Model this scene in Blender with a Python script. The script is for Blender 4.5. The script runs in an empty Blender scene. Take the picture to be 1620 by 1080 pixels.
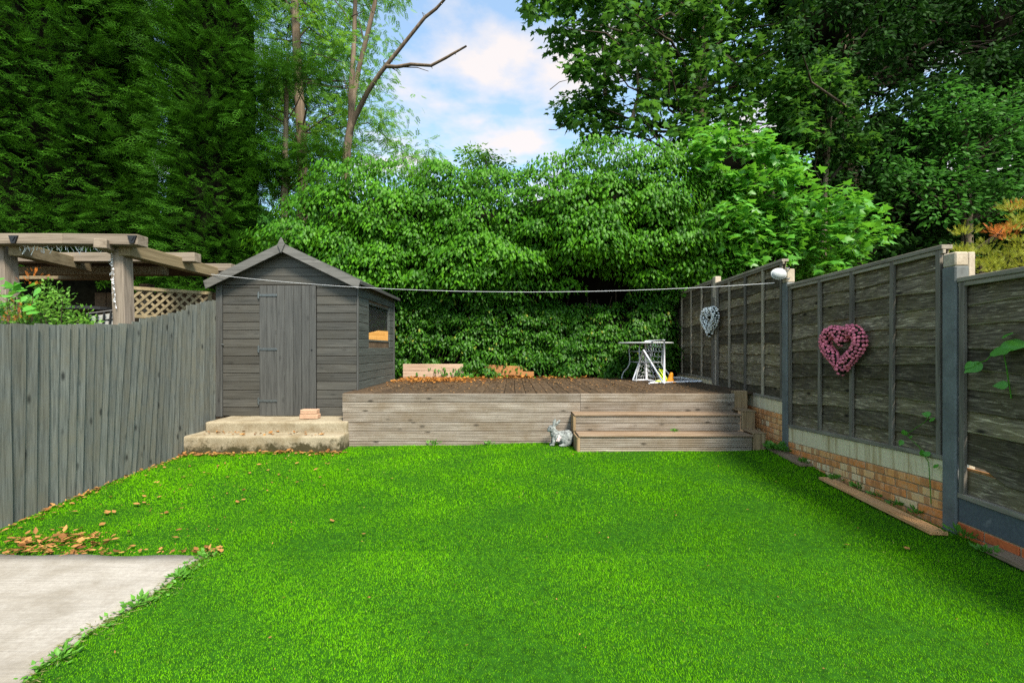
import bpy, bmesh, math, random
import numpy as np
from mathutils import Vector, Matrix

random.seed(7)
RS = np.random.RandomState(11)
sc = bpy.context.scene
COL = sc.collection

# ------------------------------------------------------------------ camera
FPX, CAMZ, HORZ, CX = 680.0, 1.30, 552.0, 810.0      # focal length in px of the 1620 px frame, eye height, horizon row
cam_d = bpy.data.cameras.new('camera')
cam = bpy.data.objects.new('camera', cam_d)
COL.objects.link(cam)
cam.location = (0, 0, CAMZ)
cam.rotation_euler = (math.radians(90), 0, 0)
cam_d.sensor_width = 36.0
cam_d.lens = 36.0 * FPX / 1620.0
cam_d.shift_y = (HORZ - 540.0) / 1620.0
cam_d.clip_start, cam_d.clip_end = 0.05, 1500
sc.camera = cam

# ------------------------------------------------------------------ sky and sun
SUN_EL, SUN_AZ = math.radians(53), math.radians(149)    # azimuth clockwise from +Y (view direction)
w = bpy.data.worlds.new('World')
sc.world = w
w.use_nodes = True
nt = w.node_tree
nt.nodes.clear()
def wn(t, **kw):
    n = nt.nodes.new(t)
    for k, v in kw.items():
        setattr(n, k, v)
    return n
sky = wn('ShaderNodeTexSky', sky_type='NISHITA', sun_disc=False)
sky.sun_elevation, sky.sun_rotation = SUN_EL, SUN_AZ
sky.air_density, sky.dust_density, sky.ozone_density = 1.0, 1.5, 1.2
tc = wn('ShaderNodeTexCoord')
sep = wn('ShaderNodeSeparateXYZ')
nt.links.new(tc.outputs['Generated'], sep.inputs[0])
mx = wn('ShaderNodeMath', operation='MAXIMUM'); mx.inputs[1].default_value = 0.05
nt.links.new(sep.outputs['Z'], mx.inputs[0])
dx = wn('ShaderNodeMath', operation='DIVIDE'); dy = wn('ShaderNodeMath', operation='DIVIDE')
nt.links.new(sep.outputs['X'], dx.inputs[0]); nt.links.new(mx.outputs[0], dx.inputs[1])
nt.links.new(sep.outputs['Y'], dy.inputs[0]); nt.links.new(mx.outputs[0], dy.inputs[1])
cmb = wn('ShaderNodeCombineXYZ')
nt.links.new(dx.outputs[0], cmb.inputs[0]); nt.links.new(dy.outputs[0], cmb.inputs[1])
cmb.inputs[2].default_value = 1.1
no = wn('ShaderNodeTexNoise'); no.inputs['Scale'].default_value = 1.55
no.inputs['Detail'].default_value = 8; no.inputs['Roughness'].default_value = 0.55
nt.links.new(cmb.outputs[0], no.inputs['Vector'])
rp = wn('ShaderNodeValToRGB')
rp.color_ramp.elements[0].position, rp.color_ramp.elements[1].position = 0.49, 0.63
rp.color_ramp.elements[0].color = (0.14, 0.14, 0.14, 1); rp.color_ramp.elements[1].color = (0.9, 0.9, 0.9, 1)
nt.links.new(no.outputs['Fac'], rp.inputs[0])
skm = wn('ShaderNodeMix', data_type='RGBA')
nt.links.new(rp.outputs[0], skm.inputs['Factor'])
tint = wn('ShaderNodeMix', data_type='RGBA', blend_type='MULTIPLY')
tint.inputs[0].default_value = 1.0; tint.inputs[7].default_value = (0.86, 1.04, 0.98, 1)
nt.links.new(sky.outputs[0], tint.inputs[6]); nt.links.new(tint.outputs[2], skm.inputs[6])
skm.inputs[7].default_value = (2.75, 2.5, 2.38, 1)
bg = wn('ShaderNodeBackground'); bg.inputs['Strength'].default_value = 0.132
wo = wn('ShaderNodeOutputWorld')
nt.links.new(skm.outputs[2], bg.inputs[0]); nt.links.new(bg.outputs[0], wo.inputs[0])

sun_d = bpy.data.lights.new('sun', 'SUN')
sun_d.energy, sun_d.angle, sun_d.color = 3.1, math.radians(13), (1.0, 0.92, 0.79)
sun = bpy.data.objects.new('sun', sun_d)
COL.objects.link(sun)
sdir = Vector((math.sin(SUN_AZ) * math.cos(SUN_EL), math.cos(SUN_AZ) * math.cos(SUN_EL), math.sin(SUN_EL)))
sun.rotation_euler = sdir.to_track_quat('Z', 'Y').to_euler()
sun.location = (4, -4, 12)

sc.view_settings.view_transform = 'Standard'
sc.view_settings.look = 'None'
sc.view_settings.exposure = 1.55
sc.view_settings.gamma = 1.0
sc.view_settings.use_curve_mapping = False
sc.render.engine = 'CYCLES'
cy = sc.cycles
cy.max_bounces, cy.diffuse_bounces, cy.glossy_bounces = 6, 3, 2
cy.transmission_bounces, cy.transparent_max_bounces = 4, 6
cy.caustics_reflective = cy.caustics_refractive = False
cy.use_denoising = False
cy.sample_clamp_indirect = 3.0
cy.use_adaptive_sampling = False

# ------------------------------------------------------------------ helpers: geometry
def P(px, py, Y):
    """world point at distance Y whose picture is at pixel (px, py) of the photograph"""
    return np.array(((px - CX) * Y / FPX, Y, CAMZ - (py - HORZ) * Y / FPX))

_C = [(sx, sy, sz) for sx in (-1, 1) for sy in (-1, 1) for sz in (-1, 1)]
def _box_topology():
    key = {}
    for c in _C:
        for a in range(3):
            key[(c, a)] = len(key)
    fs = []
    for a in range(3):                                    # six faces
        for s in (-1, 1):
            o = [i for i in range(3) if i != a]
            q = []
            for u, v in ((-1, -1), (1, -1), (1, 1), (-1, 1)):
                c = [0, 0, 0]; c[a] = s; c[o[0]] = u; c[o[1]] = v
                q.append((tuple(c), a))
            fs.append(q)
    for a in range(3):                                    # twelve edges (running along axis a)
        o = [i for i in range(3) if i != a]
        for u in (-1, 1):
            for v in (-1, 1):
                c0 = [0, 0, 0]; c0[o[0]] = u; c0[o[1]] = v
                c1 = list(c0); c0[a] = -1; c1[a] = 1
                c0, c1 = tuple(c0), tuple(c1)
                fs.append([(c0, o[0]), (c1, o[0]), (c1, o[1]), (c0, o[1])])
    for c in _C:
        fs.append([(c, 0), (c, 1), (c, 2)])
    def pos(k):
        c, a = k
        return Vector([c[i] * (1.0 if i == a else 0.8) for i in range(3)])
    out = []
    for f in fs:
        p = [pos(k) for k in f]
        n = (p[1] - p[0]).cross(p[2] - p[0])
        if n.dot(sum(p, Vector((0, 0, 0)))) < 0:
            f = f[::-1]
        out.append([key[k] for k in f])
    return key, out
_BK, _BF = _box_topology()

class MB:
    def __init__(self):
        self.v, self.f = [], []
    def add(self, v, f):
        o = len(self.v)
        self.v += [tuple(p) for p in v]
        self.f += [[i + o for i in q] for q in f]
        return self
    def box(self, x0, x1, y0, y1, z0, z1, d=0.004, fn=None):
        lo, hi = (x0, y0, z0), (x1, y1, z1)
        d = min(d, 0.45 * min(abs(hi[i] - lo[i]) for i in range(3)))
        v = [None] * 24
        for (c, a), i in _BK.items():
            p = []
            for k in range(3):
                e = hi[k] if c[k] > 0 else lo[k]
                p.append(e if k == a else e - c[k] * d)
            v[i] = p
        if fn:
            v = [fn(*p) for p in v]
        return self.add(v, _BF)
    def prism(self, poly, axis, a0, a1):
        n = len(poly)
        def mk(p, a):
            q = [p[0], p[1]]; q.insert(axis, a); return q
        v = [mk(p, a0) for p in poly] + [mk(p, a1) for p in poly]
        f = [list(range(n))[::-1], list(range(n, 2 * n))]
        f += [[i, (i + 1) % n, n + (i + 1) % n, n + i] for i in range(n)]
        area = sum(poly[i][0] * poly[(i + 1) % n][1] - poly[(i + 1) % n][0] * poly[i][1] for i in range(n))
        flip = (area < 0) != (axis == 1) != (a1 < a0)
        if flip:
            f = [q[::-1] for q in f]
        return self.add(v, f)
    def tube(self, pts, r, n=8, cap=True):
        pts = [Vector(p) for p in pts]
        rr = r if hasattr(r, '__len__') else [r] * len(pts)
        v, f = [], []
        up = None
        for i, p in enumerate(pts):
            t = (pts[min(i + 1, len(pts) - 1)] - pts[max(i - 1, 0)]).normalized()
            if up is None:
                up = Vector((0, 0, 1)) if abs(t.z) < 0.9 else Vector((1, 0, 0))
            s = t.cross(up).normalized(); u = s.cross(t).normalized(); up = u
            for k in range(n):
                a = 2 * math.pi * k / n
                v.append(p + (s * math.cos(a) + u * math.sin(a)) * rr[i])
        for i in range(len(pts) - 1):
            for k in range(n):
                a, b = i * n + k, i * n + (k + 1) % n
                f.append([a, a + n, b + n, b][::-1])
        if cap:
            f.append(list(range(n))); f.append(list(range((len(pts) - 1) * n, len(pts) * n))[::-1])
        return self.add(v, f)
    def ellipsoid(self, c, r, rot=None, nu=14, nv=9):
        R = rot or Matrix.Identity(3)
        v, f = [], []
        for j in range(nv + 1):
            th = math.pi * j / nv
            for i in range(nu):
                ph = 2 * math.pi * i / nu
                p = Vector((r[0] * math.sin(th) * math.cos(ph), r[1] * math.sin(th) * math.sin(ph), r[2] * math.cos(th)))
                v.append(R @ p + Vector(c))
        for j in range(nv):
            for i in range(nu):
                a, b = j * nu + i, j * nu + (i + 1) % nu
                f.append([a, a + nu, b + nu, b])
        return self.add(v, f)

ORG = {}
def link(o, parent=None):
    COL.objects.link(o)
    if parent is not None:
        o.parent = parent
    return o
def mesh_of(name, v, f, mats, smooth=False):
    me = bpy.data.meshes.new(name)
    me.from_pydata(v, [], f)
    me.materials.append(mats)
    if smooth:
        me.polygons.foreach_set('use_smooth', [True] * len(me.polygons))
    me.update()
    return me
def tag(o, label=None, cat=None, group=None, kind=None):
    for k, v in (('label', label), ('category', cat), ('group', group), ('kind', kind)):
        if v:
            o[k] = v
    return o
def thing(name, label, cat, loc=(0, 0, 0), group=None, rz=0.0):
    o = bpy.data.objects.new(name, None)
    o.empty_display_size = 0.1
    link(o)
    o.location = loc
    o.rotation_euler = (0, 0, rz)
    ORG[o.name] = np.array(loc, float)
    return tag(o, label, cat, group)
def part(name, mb, m, parent=None, smooth=False, label=None, kind=None):
    """mesh built in world coordinates; stored relative to its thing's base"""
    org = ORG.get(parent.name, np.zeros(3)) if parent is not None else np.zeros(3)
    v = np.array(mb.v, float).reshape(-1, 3) - org
    o = link(bpy.data.objects.new(name, mesh_of(name, v.tolist(), mb.f, m, smooth)), parent)
    ORG[o.name] = org
    return tag(o, label=label, kind=kind)
def share(name, me, parent, loc, rot=(0, 0, 0), scale=(1, 1, 1)):
    o = bpy.data.objects.new(name, me)
    link(o, parent)
    org = ORG.get(parent.name, np.zeros(3)) if parent is not None else np.zeros(3)
    o.location = tuple(np.array(loc, float) - org)
    o.rotation_euler = rot
    o.scale = scale
    return o
def soup(name, v, tris, m, parent=None, smooth=False, kind=None):
    """large triangle mesh from numpy arrays"""
    org = ORG.get(parent.name, np.zeros(3)) if parent is not None else np.zeros(3)
    me = bpy.data.meshes.new(name)
    v = (np.asarray(v, np.float32) - org.astype(np.float32)).reshape(-1, 3)
    t = np.asarray(tris, np.int32).reshape(-1, 3)
    me.vertices.add(len(v)); me.vertices.foreach_set('co', v.ravel())
    me.loops.add(t.size); me.loops.foreach_set('vertex_index', t.ravel())
    me.polygons.add(len(t)); me.polygons.foreach_set('loop_start', np.arange(0, t.size, 3, dtype=np.int32))
    if smooth:
        me.polygons.foreach_set('use_smooth', np.ones(len(t), bool))
    me.materials.append(m)
    me.update(calc_edges=True)
    o = link(bpy.data.objects.new(name, me), parent)
    ORG[o.name] = org
    return tag(o, kind=kind)
def nrm(a):
    return a / np.maximum(np.linalg.norm(a, axis=-1, keepdims=True), 1e-9)
def leaves(tv, tf, pos, tip, nor, size):
    """place a leaf template (x side, y tip, z normal) at every pos; returns verts, tris"""
    tv = np.asarray(tv, float); tf = np.asarray(tf, int)
    t = nrm(tip)
    n = nrm(nor - (nor * t).sum(1, keepdims=True) * t)
    s = np.cross(t, n)
    size = np.broadcast_to(np.asarray(size, float).reshape(-1, 1, 1) if np.ndim(size) else size, (len(pos), 1, 1))
    v = pos[:, None, :] + size * (tv[None, :, 0:1] * s[:, None] + tv[None, :, 1:2] * t[:, None] + tv[None, :, 2:3] * n[:, None])
    k = len(tv)
    f = tf[None] + (np.arange(len(pos)) * k)[:, None, None]
    return v.reshape(-1, 3), f.reshape(-1, 3)
def merge(lst):
    vs, fs, o = [], [], 0
    for v, f in lst:
        vs.append(v); fs.append(f + o); o += len(v)
    return np.concatenate(vs), np.concatenate(fs)
def smooth01(a, b, x):
    t = np.clip((x - a) / (b - a), 0, 1)
    return t * t * (3 - 2 * t)
def inpoly(poly, x, y):
    poly = np.asarray(poly, float); c = np.zeros(len(x), bool); j = len(poly) - 1
    for i in range(len(poly)):
        xi, yi = poly[i]; xj, yj = poly[j]
        c ^= ((yi > y) != (yj > y)) & (x < (xj - xi) * (y - yi) / (yj - yi + 1e-9) + xi)
        j = i
    return c
def polysample(poly, n):
    p = np.asarray(poly, float); lo, hi = p.min(0), p.max(0); xs = np.zeros(0); ys = np.zeros(0)
    while len(xs) < n:
        x = RS.uniform(lo[0], hi[0], n * 2); y = RS.uniform(lo[1], hi[1], n * 2)
        k = inpoly(poly, x, y); xs = np.append(xs, x[k]); ys = np.append(ys, y[k])
    return xs[:n], ys[:n]
def unit(n):
    return nrm(RS.normal(size=(n, 3)))

# ------------------------------------------------------------------ helpers: materials
class Mat:
    def __init__(self, name, rough=0.8, spec=0.3):
        self.m = bpy.data.materials.new(name)
        self.m.use_nodes = True
        self.t = self.m.node_tree
        self.b = self.t.nodes['Principled BSDF']
        self.out = self.t.nodes['Material Output']
        self.b.inputs['Roughness'].default_value = rough
        self.b.inputs['Specular IOR Level'].default_value = spec
    def n(self, t, **kw):
        o = self.t.nodes.new(t)
        for k, v in kw.items():
            setattr(o, k, v)
        return o
    def l(self, a, b):
        self.t.links.new(a, b)
    def coord(self, scale=(1, 1, 1), rnd=True, kind='Object'):
        c = self.n('ShaderNodeTexCoord'); mp = self.n('ShaderNodeMapping')
        mp.inputs['Scale'].default_value = scale
        self.l(c.outputs[kind], mp.inputs['Vector'])
        if rnd:
            oi = self.n('ShaderNodeObjectInfo'); mu = self.n('ShaderNodeVectorMath', operation='SCALE')
            mu.inputs[0].default_value = (37.0, 53.0, 71.0)
            self.l(oi.outputs['Random'], mu.inputs['Scale']); self.l(mu.outputs[0], mp.inputs['Location'])
        return mp.outputs[0]
    def noise(self, vec, scale=5, detail=5, rough=0.6, dist=0.0):
        o = self.n('ShaderNodeTexNoise')
        o.inputs['Scale'].default_value = scale; o.inputs['Detail'].default_value = detail
        o.inputs['Roughness'].default_value = rough; o.inputs['Distortion'].default_value = dist
        self.l(vec, o.inputs['Vector'])
        return o.outputs['Fac']
    def ramp(self, fac, stops):
        o = self.n('ShaderNodeValToRGB'); e = o.color_ramp.elements
        while len(e) < len(stops):
            e.new(0.5)
        for k, (p, c) in enumerate(stops):
            e[k].position = p; e[k].color = (*c, 1) if len(c) == 3 else c
        self.l(fac, o.inputs[0])
        return o.outputs[0]
    def mix(self, fac, a, b, mode='MIX'):
        o = self.n('ShaderNodeMix', data_type='RGBA', blend_type=mode)
        for i, x in ((0, fac), (6, a), (7, b)):
            if isinstance(x, (int, float)):
                o.inputs[i].default_value = x
            elif isinstance(x, tuple):
                o.inputs[i].default_value = (*x, 1)
            else:
                self.l(x, o.inputs[i])
        return o.outputs[2]
    def vary(self, col, amt, isl=False):
        """per object (or per mesh island) brightness variation"""
        if isl:
            r = self.n('ShaderNodeNewGeometry').outputs['Random Per Island']
        else:
            r = self.n('ShaderNodeObjectInfo').outputs['Random']
        mr = self.n('ShaderNodeMapRange')
        mr.inputs['To Min'].default_value = 1 - amt; mr.inputs['To Max'].default_value = 1 + amt
        self.l(r, mr.inputs[0])
        cb = self.n('ShaderNodeCombineColor')
        for k in range(3):
            self.l(mr.outputs[0], cb.inputs[k])
        return self.mix(1.0, col, cb.outputs[0], 'MULTIPLY')
    def bump(self, fac, strength=0.3, dist=0.01):
        o = self.n('ShaderNodeBump')
        o.inputs['Strength'].default_value = strength; o.inputs['Distance'].default_value = dist
        self.l(fac, o.inputs['Height']); self.l(o.outputs[0], self.b.inputs['Normal'])
    def base(self, col):
        if isinstance(col, tuple):
            self.b.inputs['Base Color'].default_value = (*col, 1)
        else:
            self.l(col, self.b.inputs['Base Color'])
        return self.m

def wood(name, dark, mid, light, axis=0, vari=0.2, rough=0.85, fine=42, stain=None, sfac=0.5, sscale=3.0,
         knots=0.6, bump=0.35, wear=None, wearpos=(0.62, 0.72), wscale=(1, 1, 1), spec=0.2):
    m = Mat(name, rough, spec)
    s = [fine, fine, fine]; s[axis] = fine / 22.0
    v = m.coord(tuple(s))
    g = m.noise(v, 1.0, 6, 0.65, 0.4)
    c = m.ramp(g, [(0.28, dark), (0.5, mid), (0.72, light)])
    v2 = m.coord((1, 1, 1))
    if stain:
        st = m.ramp(m.noise(v2, sscale, 5, 0.6), [(0.42, (0, 0, 0)), (0.66, (1, 1, 1))])
        sm = m.n('ShaderNodeMath', operation='MULTIPLY'); sm.inputs[1].default_value = sfac
        m.l(st, sm.inputs[0])
        c = m.mix(sm.outputs[0], c, stain)
    if wear:
        wv = [9, 9, 9]; wv[axis] = 1.6
        wr = m.ramp(m.noise(m.coord(tuple(wv[i] * wscale[i] for i in range(3))), 1.6, 9, 0.72, 0.6),
                    [(wearpos[0], (0, 0, 0)), (wearpos[1], (1, 1, 1))])
        c = m.mix(wr, c, wear)
    if knots:
        kv = [7.5, 7.5, 7.5]; kv[axis] = 3.2
        vo = m.n('ShaderNodeTexVoronoi'); vo.inputs['Scale'].default_value = 1.0
        m.l(m.coord(tuple(kv)), vo.inputs['Vector'])
        kf = m.ramp(vo.outputs['Distance'], [(0.06, (knots,) * 3), (0.17, (0, 0, 0))])
        c = m.mix(kf, c, tuple(x * 0.4 for x in dark))
    c = m.vary(c, vari)
    m.bump(g, bump, 0.004)
    return m.base(c)

def leafmat(name, a, b, rough=0.45, spec=0.4, transl=0.25, tcol=None, patch=1.2, c3=None):
    m = Mat(name, rough, spec)
    isl = m.n('ShaderNodeNewGeometry').outputs['Random Per Island']
    c = m.ramp(isl, [(0.0, a), (0.7, b)] + ([(0.97, b), (1.0, c3)] if c3 else []))
    pn = m.noise(m.coord((1, 1, 1), rnd=False), patch, 3, 0.5)
    c2 = m.mix(m.ramp(pn, [(0.35, (0, 0, 0)), (0.65, (1, 1, 1))]), c, m.mix(0.5, c, a))
    m.base(c2)
    tr = m.n('ShaderNodeBsdfTranslucent')
    tr.inputs['Color'].default_value = (*(tcol or tuple(min(1, x * 1.5) for x in b)), 1)
    ms = m.n('ShaderNodeMixShader'); ms.inputs[0].default_value = transl
    m.l(m.b.outputs[0], ms.inputs[1]); m.l(tr.outputs[0], ms.inputs[2]); m.l(ms.outputs[0], m.out.inputs[0])
    return m.m

def plain(name, col, rough=0.6, spec=0.3, metal=0.0, vari=0.0, noise=0.0, nscale=20, bump=0.0, isl=False, col2=None):
    m = Mat(name, rough, spec)
    m.b.inputs['Metallic'].default_value = metal
    c = col
    if noise or bump:
        g = m.noise(m.coord((1, 1, 1)), nscale, 5, 0.6)
        if noise:
            c = m.mix(m.ramp(g, [(0.3, (0, 0, 0)), (0.7, (1, 1, 1))]), tuple(x * (1 - noise) for x in col), col2 or tuple(min(1, x * (1 + noise)) for x in col))
        if bump:
            m.bump(g, bump, 0.004)
    if vari:
        c = m.vary(c, vari, isl)
    return m.base(c)

def concrete(name, col, dark, stain, scale=4.0, sfac=0.8, streak=False, bump=0.5, broom=False, spos=(0.45, 0.68), moss=None):
    m = Mat(name, 0.9, 0.2)
    v = m.coord((1, 1, 1))
    g = m.noise(v, 60, 4, 0.7)
    c = m.mix(m.ramp(g, [(0.35, (0, 0, 0)), (0.65, (1, 1, 1))]), dark, col)
    sv = m.coord((9, 9, 0.7)) if streak else v
    st = m.ramp(m.noise(sv, 1.5 if streak else scale, 7, 0.65, 0.3), [(spos[0], (0, 0, 0)), (spos[1], (sfac,) * 3)])
    c = m.mix(st, c, stain)
    if moss:                                               # moss grown in from the foot of the block
        cz = m.n('ShaderNodeTexCoord'); sz = m.n('ShaderNodeSeparateXYZ'); m.l(cz.outputs['Object'], sz.inputs[0])
        mr = m.n('ShaderNodeMapRange'); mr.inputs['From Min'].default_value = moss[1]; mr.inputs['From Max'].default_value = moss[0]
        mr.inputs['To Min'].default_value = -0.14; mr.inputs['To Max'].default_value = 0.22
        m.l(sz.outputs['Z'], mr.inputs[0])
        ad = m.n('ShaderNodeMath', operation='ADD')
        m.l(m.noise(v, 3.2, 9, 0.75, 0.3), ad.inputs[0]); m.l(mr.outputs[0], ad.inputs[1])
        c = m.mix(m.ramp(ad.outputs[0], [(0.50, (0, 0, 0)), (0.60, (0.95,) * 3)]), c, (0.038, 0.032, 0.012))
    if broom:
        bn = m.noise(m.coord((2.2, 75, 1)), 1.0, 5, 0.7, 0.5)
        c = m.mix(m.ramp(bn, [(0.4, (0.24,) * 3), (0.56, (0, 0, 0))]), c, tuple(x * 0.55 for x in dark))
        m.bump(bn, 0.45, 0.005)
    else:
        m.bump(g, bump, 0.004)
    return m.base(c)
# ------------------------------------------------------------------ materials
M_soil = plain('soil', (0.06, 0.045, 0.03), 0.95, 0.1, noise=0.5, nscale=9, bump=0.6)
M_turf = plain('turf_backing', (0.014, 0.06, 0.004), 0.95, 0.05, noise=0.4, nscale=30)
M_blade = leafmat('turf_blade', (0.075, 0.25, 0.002), (0.165, 0.47, 0.004), 0.7, 0.02, 0.2, (0.24, 0.56, 0.005), patch=0.9, c3=(0.36, 0.38, 0.10))
M_slab = concrete('pale_concrete', (0.34, 0.315, 0.28), (0.27, 0.245, 0.215), (0.17, 0.145, 0.11), 2.3, 0.75, broom=True)
M_step = concrete('old_concrete', (0.33, 0.285, 0.205), (0.235, 0.195, 0.13), (0.16, 0.12, 0.065), 3.5, 0.8, bump=1.0, spos=(0.45, 0.66), moss=(-0.02, 0.20))
M_step2 = concrete('worn_concrete', (0.33, 0.285, 0.205), (0.235, 0.195, 0.13), (0.15, 0.11, 0.06), 4.0, 0.75, bump=1.0, spos=(0.47, 0.66))
M_gravel = concrete('grey_concrete', (0.74, 0.63, 0.42), (0.62, 0.52, 0.34), (0.32, 0.22, 0.08), 3.0, 0.8, streak=True, spos=(0.5, 0.66))
M_gravel_paint = concrete('painted_gravel_board', (0.10, 0.115, 0.125), (0.075, 0.085, 0.095), (0.3, 0.3, 0.29), 6, 0.6, spos=(0.6, 0.75))
M_post_raw = concrete('raw_post_concrete', (0.45, 0.38, 0.29), (0.35, 0.29, 0.22), (0.2, 0.15, 0.09), 6, 0.6)
M_post_paint = concrete('blue_grey_post_paint', (0.16, 0.172, 0.168), (0.13, 0.138, 0.134), (0.06, 0.058, 0.054), 3, 0.6, bump=0.25)
M_lfence = wood('grey_green_fence_boards', (0.052, 0.058, 0.054), (0.122, 0.132, 0.12), (0.19, 0.198, 0.178), 2, 0.15, fine=70, stain=(0.15, 0.14, 0.10), sfac=0.5, sscale=4.5, knots=0.9, wear=(0.05, 0.055, 0.05), wearpos=(0.60, 0.74), bump=0.6)
M_shed = wood('charcoal_shed_paint', (0.028, 0.027, 0.024), (0.058, 0.056, 0.05), (0.088, 0.084, 0.075), 0, 0.22, 0.6, knots=0.4, bump=0.35, wear=(0.24, 0.205, 0.165), wearpos=(0.67, 0.74), spec=0.3, stain=(0.055, 0.05, 0.04), sfac=0.6)
M_shed_y = wood('charcoal_shed_side', (0.034, 0.038, 0.035), (0.062, 0.07, 0.065), (0.09, 0.1, 0.092), 1, 0.14, 0.6, knots=0.3, bump=0.35, wear=(0.2, 0.19, 0.16), wearpos=(0.72, 0.78), spec=0.3)
M_shed_z = wood('charcoal_shed_door', (0.034, 0.034, 0.033), (0.06, 0.06, 0.057), (0.085, 0.085, 0.08), 2, 0.12, 0.6, knots=0.4, bump=0.35, wear=(0.19, 0.18, 0.165), wearpos=(0.72, 0.78), spec=0.3)
M_barge = wood('weathered_grey_bargeboard', (0.07, 0.068, 0.063), (0.115, 0.112, 0.105), (0.16, 0.155, 0.145), 0, 0.06, knots=0.3)
M_felt = plain('roof_felt', (0.05, 0.052, 0.05), 0.95, 0.15, noise=0.3, nscale=80, bump=0.4)
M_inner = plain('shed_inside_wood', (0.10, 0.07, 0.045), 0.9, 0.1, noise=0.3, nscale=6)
M_ply = wood('orange_plywood', (0.5, 0.23, 0.05), (0.68, 0.34, 0.09), (0.76, 0.42, 0.14), 1, 0.05, 0.7, 20, knots=0.2)
M_metal = plain('painted_hinge_metal', (0.12, 0.135, 0.14), 0.5, 0.5, 0.6, noise=0.3, nscale=60)
M_black = plain('black_metal', (0.012, 0.012, 0.013), 0.5, 0.4)
M_fascia = wood('weathered_grey_decking', (0.11, 0.088, 0.066), (0.23, 0.195, 0.16), (0.33, 0.292, 0.248), 0, 0.15, stain=(0.14, 0.10, 0.06), sfac=0.6, sscale=2.4, knots=0.85, wscale=(1, 1, 1))
M_tread = wood('brown_tread_decking', (0.10, 0.065, 0.04), (0.19, 0.135, 0.09), (0.27, 0.205, 0.145), 0, 0.12, stain=(0.16, 0.10, 0.05), sfac=0.5, knots=0.6)
M_endgrain = wood('brown_end_boards', (0.10, 0.065, 0.035), (0.24, 0.165, 0.09), (0.33, 0.24, 0.145), 2, 0.15, knots=0.3)
M_deck = wood('dirty_brown_decking', (0.022, 0.014, 0.008), (0.052, 0.034, 0.02), (0.10, 0.068, 0.04), 1, 0.22, stain=(0.075, 0.048, 0.026), sfac=0.9, sscale=6.0, knots=0.2)
M_pinkwood = wood('pinkish_sleeper_boards', (0.22, 0.14, 0.095), (0.40, 0.28, 0.2), (0.5, 0.37, 0.28), 0, 0.12, knots=0.4)
M_rustwood = wood('rust_brown_boards', (0.2, 0.085, 0.03), (0.36, 0.165, 0.06), (0.44, 0.22, 0.09), 0, 0.15, knots=0.4)
M_cedar = wood('orange_brown_plank', (0.36, 0.18, 0.07), (0.58, 0.31, 0.13), (0.68, 0.40, 0.19), 1, 0.05, knots=0.3, stain=(0.45, 0.3, 0.17), sfac=0.5)
M_oldplank = wood('worn_brown_plank', (0.13, 0.085, 0.05), (0.23, 0.16, 0.10), (0.31, 0.23, 0.155), 1, 0.1, knots=0.3)
M_waney = wood('blackened_waney_boards', (0.026, 0.021, 0.015), (0.105, 0.083, 0.056), (0.26, 0.215, 0.15), 1, 0.55, fine=80, stain=(0.13, 0.105, 0.045), sfac=0.6, sscale=6, knots=0.95, wear=(0.46, 0.385, 0.26), wearpos=(0.54, 0.68), bump=1.0, wscale=(4.0, 2.6, 4.0))
M_waney_edge = wood('bare_waney_edges', (0.12, 0.10, 0.07), (0.25, 0.21, 0.15), (0.42, 0.36, 0.27), 1, 0.3, fine=60, knots=0)
M_batten = wood('dark_fence_battens', (0.07, 0.06, 0.048), (0.135, 0.117, 0.094), (0.21, 0.185, 0.15), 2, 0.15, knots=0.2)
M_batten_l = wood('bare_fence_battens', (0.17, 0.14, 0.10), (0.29, 0.245, 0.18), (0.39, 0.335, 0.25), 2, 0.15, knots=0.2)
M_cap = wood('weathered_fence_rail', (0.12, 0.105, 0.08), (0.23, 0.20, 0.155), (0.32, 0.285, 0.225), 1, 0.15, knots=0.2)
M_pergola = wood('pale_brown_sleepers', (0.10, 0.078, 0.055), (0.19, 0.152, 0.115), (0.27, 0.225, 0.175), 0, 0.12, fine=30, knots=0.3)
M_pergola_z = wood('pale_brown_posts', (0.10, 0.08, 0.062), (0.195, 0.158, 0.125), (0.27, 0.225, 0.18), 2, 0.1, fine=30, knots=0.3)
M_pergola_y = wood('golden_brown_beams', (0.10, 0.075, 0.04), (0.19, 0.145, 0.082), (0.26, 0.205, 0.125), 1, 0.1, fine=30, knots=0.3)
M_trellis = wood('trellis_wood', (0.11, 0.082, 0.045), (0.21, 0.165, 0.095), (0.28, 0.225, 0.14), 1, 0.12, knots=0.0)
M_mortar = plain('brick_mortar', (0.36, 0.27, 0.17), 0.95, 0.1, noise=0.3, nscale=40, bump=0.5)
M_white = plain('white_plastic', (0.72, 0.72, 0.76), 0.4, 0.4, noise=0.06, nscale=8)
M_net = plain('white_net_cord', (0.62, 0.62, 0.64), 0.8, 0.2)
M_greymetal = plain('pale_grey_metal', (0.42, 0.43, 0.43), 0.45, 0.4, noise=0.15, nscale=15)
M_line = plain('pale_clothes_line', (0.55, 0.56, 0.57), 0.5, 0.3)
M_stone = plain('mottled_grey_stone', (0.105, 0.118, 0.114), 0.85, 0.12, noise=0.7, nscale=34, bump=0.9, col2=(0.33, 0.35, 0.34))
M_flower = plain('pale_painted_flower', (0.6, 0.5, 0.5), 0.8, 0.2, vari=0.15)
M_rose = plain('pink_roses', (0.80, 0.06, 0.16), 0.6, 0.15, vari=0.35, noise=0.4, nscale=110, col2=(0.95, 0.34, 0.42))
M_silver = plain('silver_white_roses', (0.74, 0.75, 0.73), 0.45, 0.4, vari=0.25)
M_wreath = plain('dark_green_wreath_base', (0.012, 0.02, 0.012), 0.9, 0.1)
M_yel = plain('fluorescent_yellow_plastic', (0.55, 0.72, 0.03), 0.4, 0.4)
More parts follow.
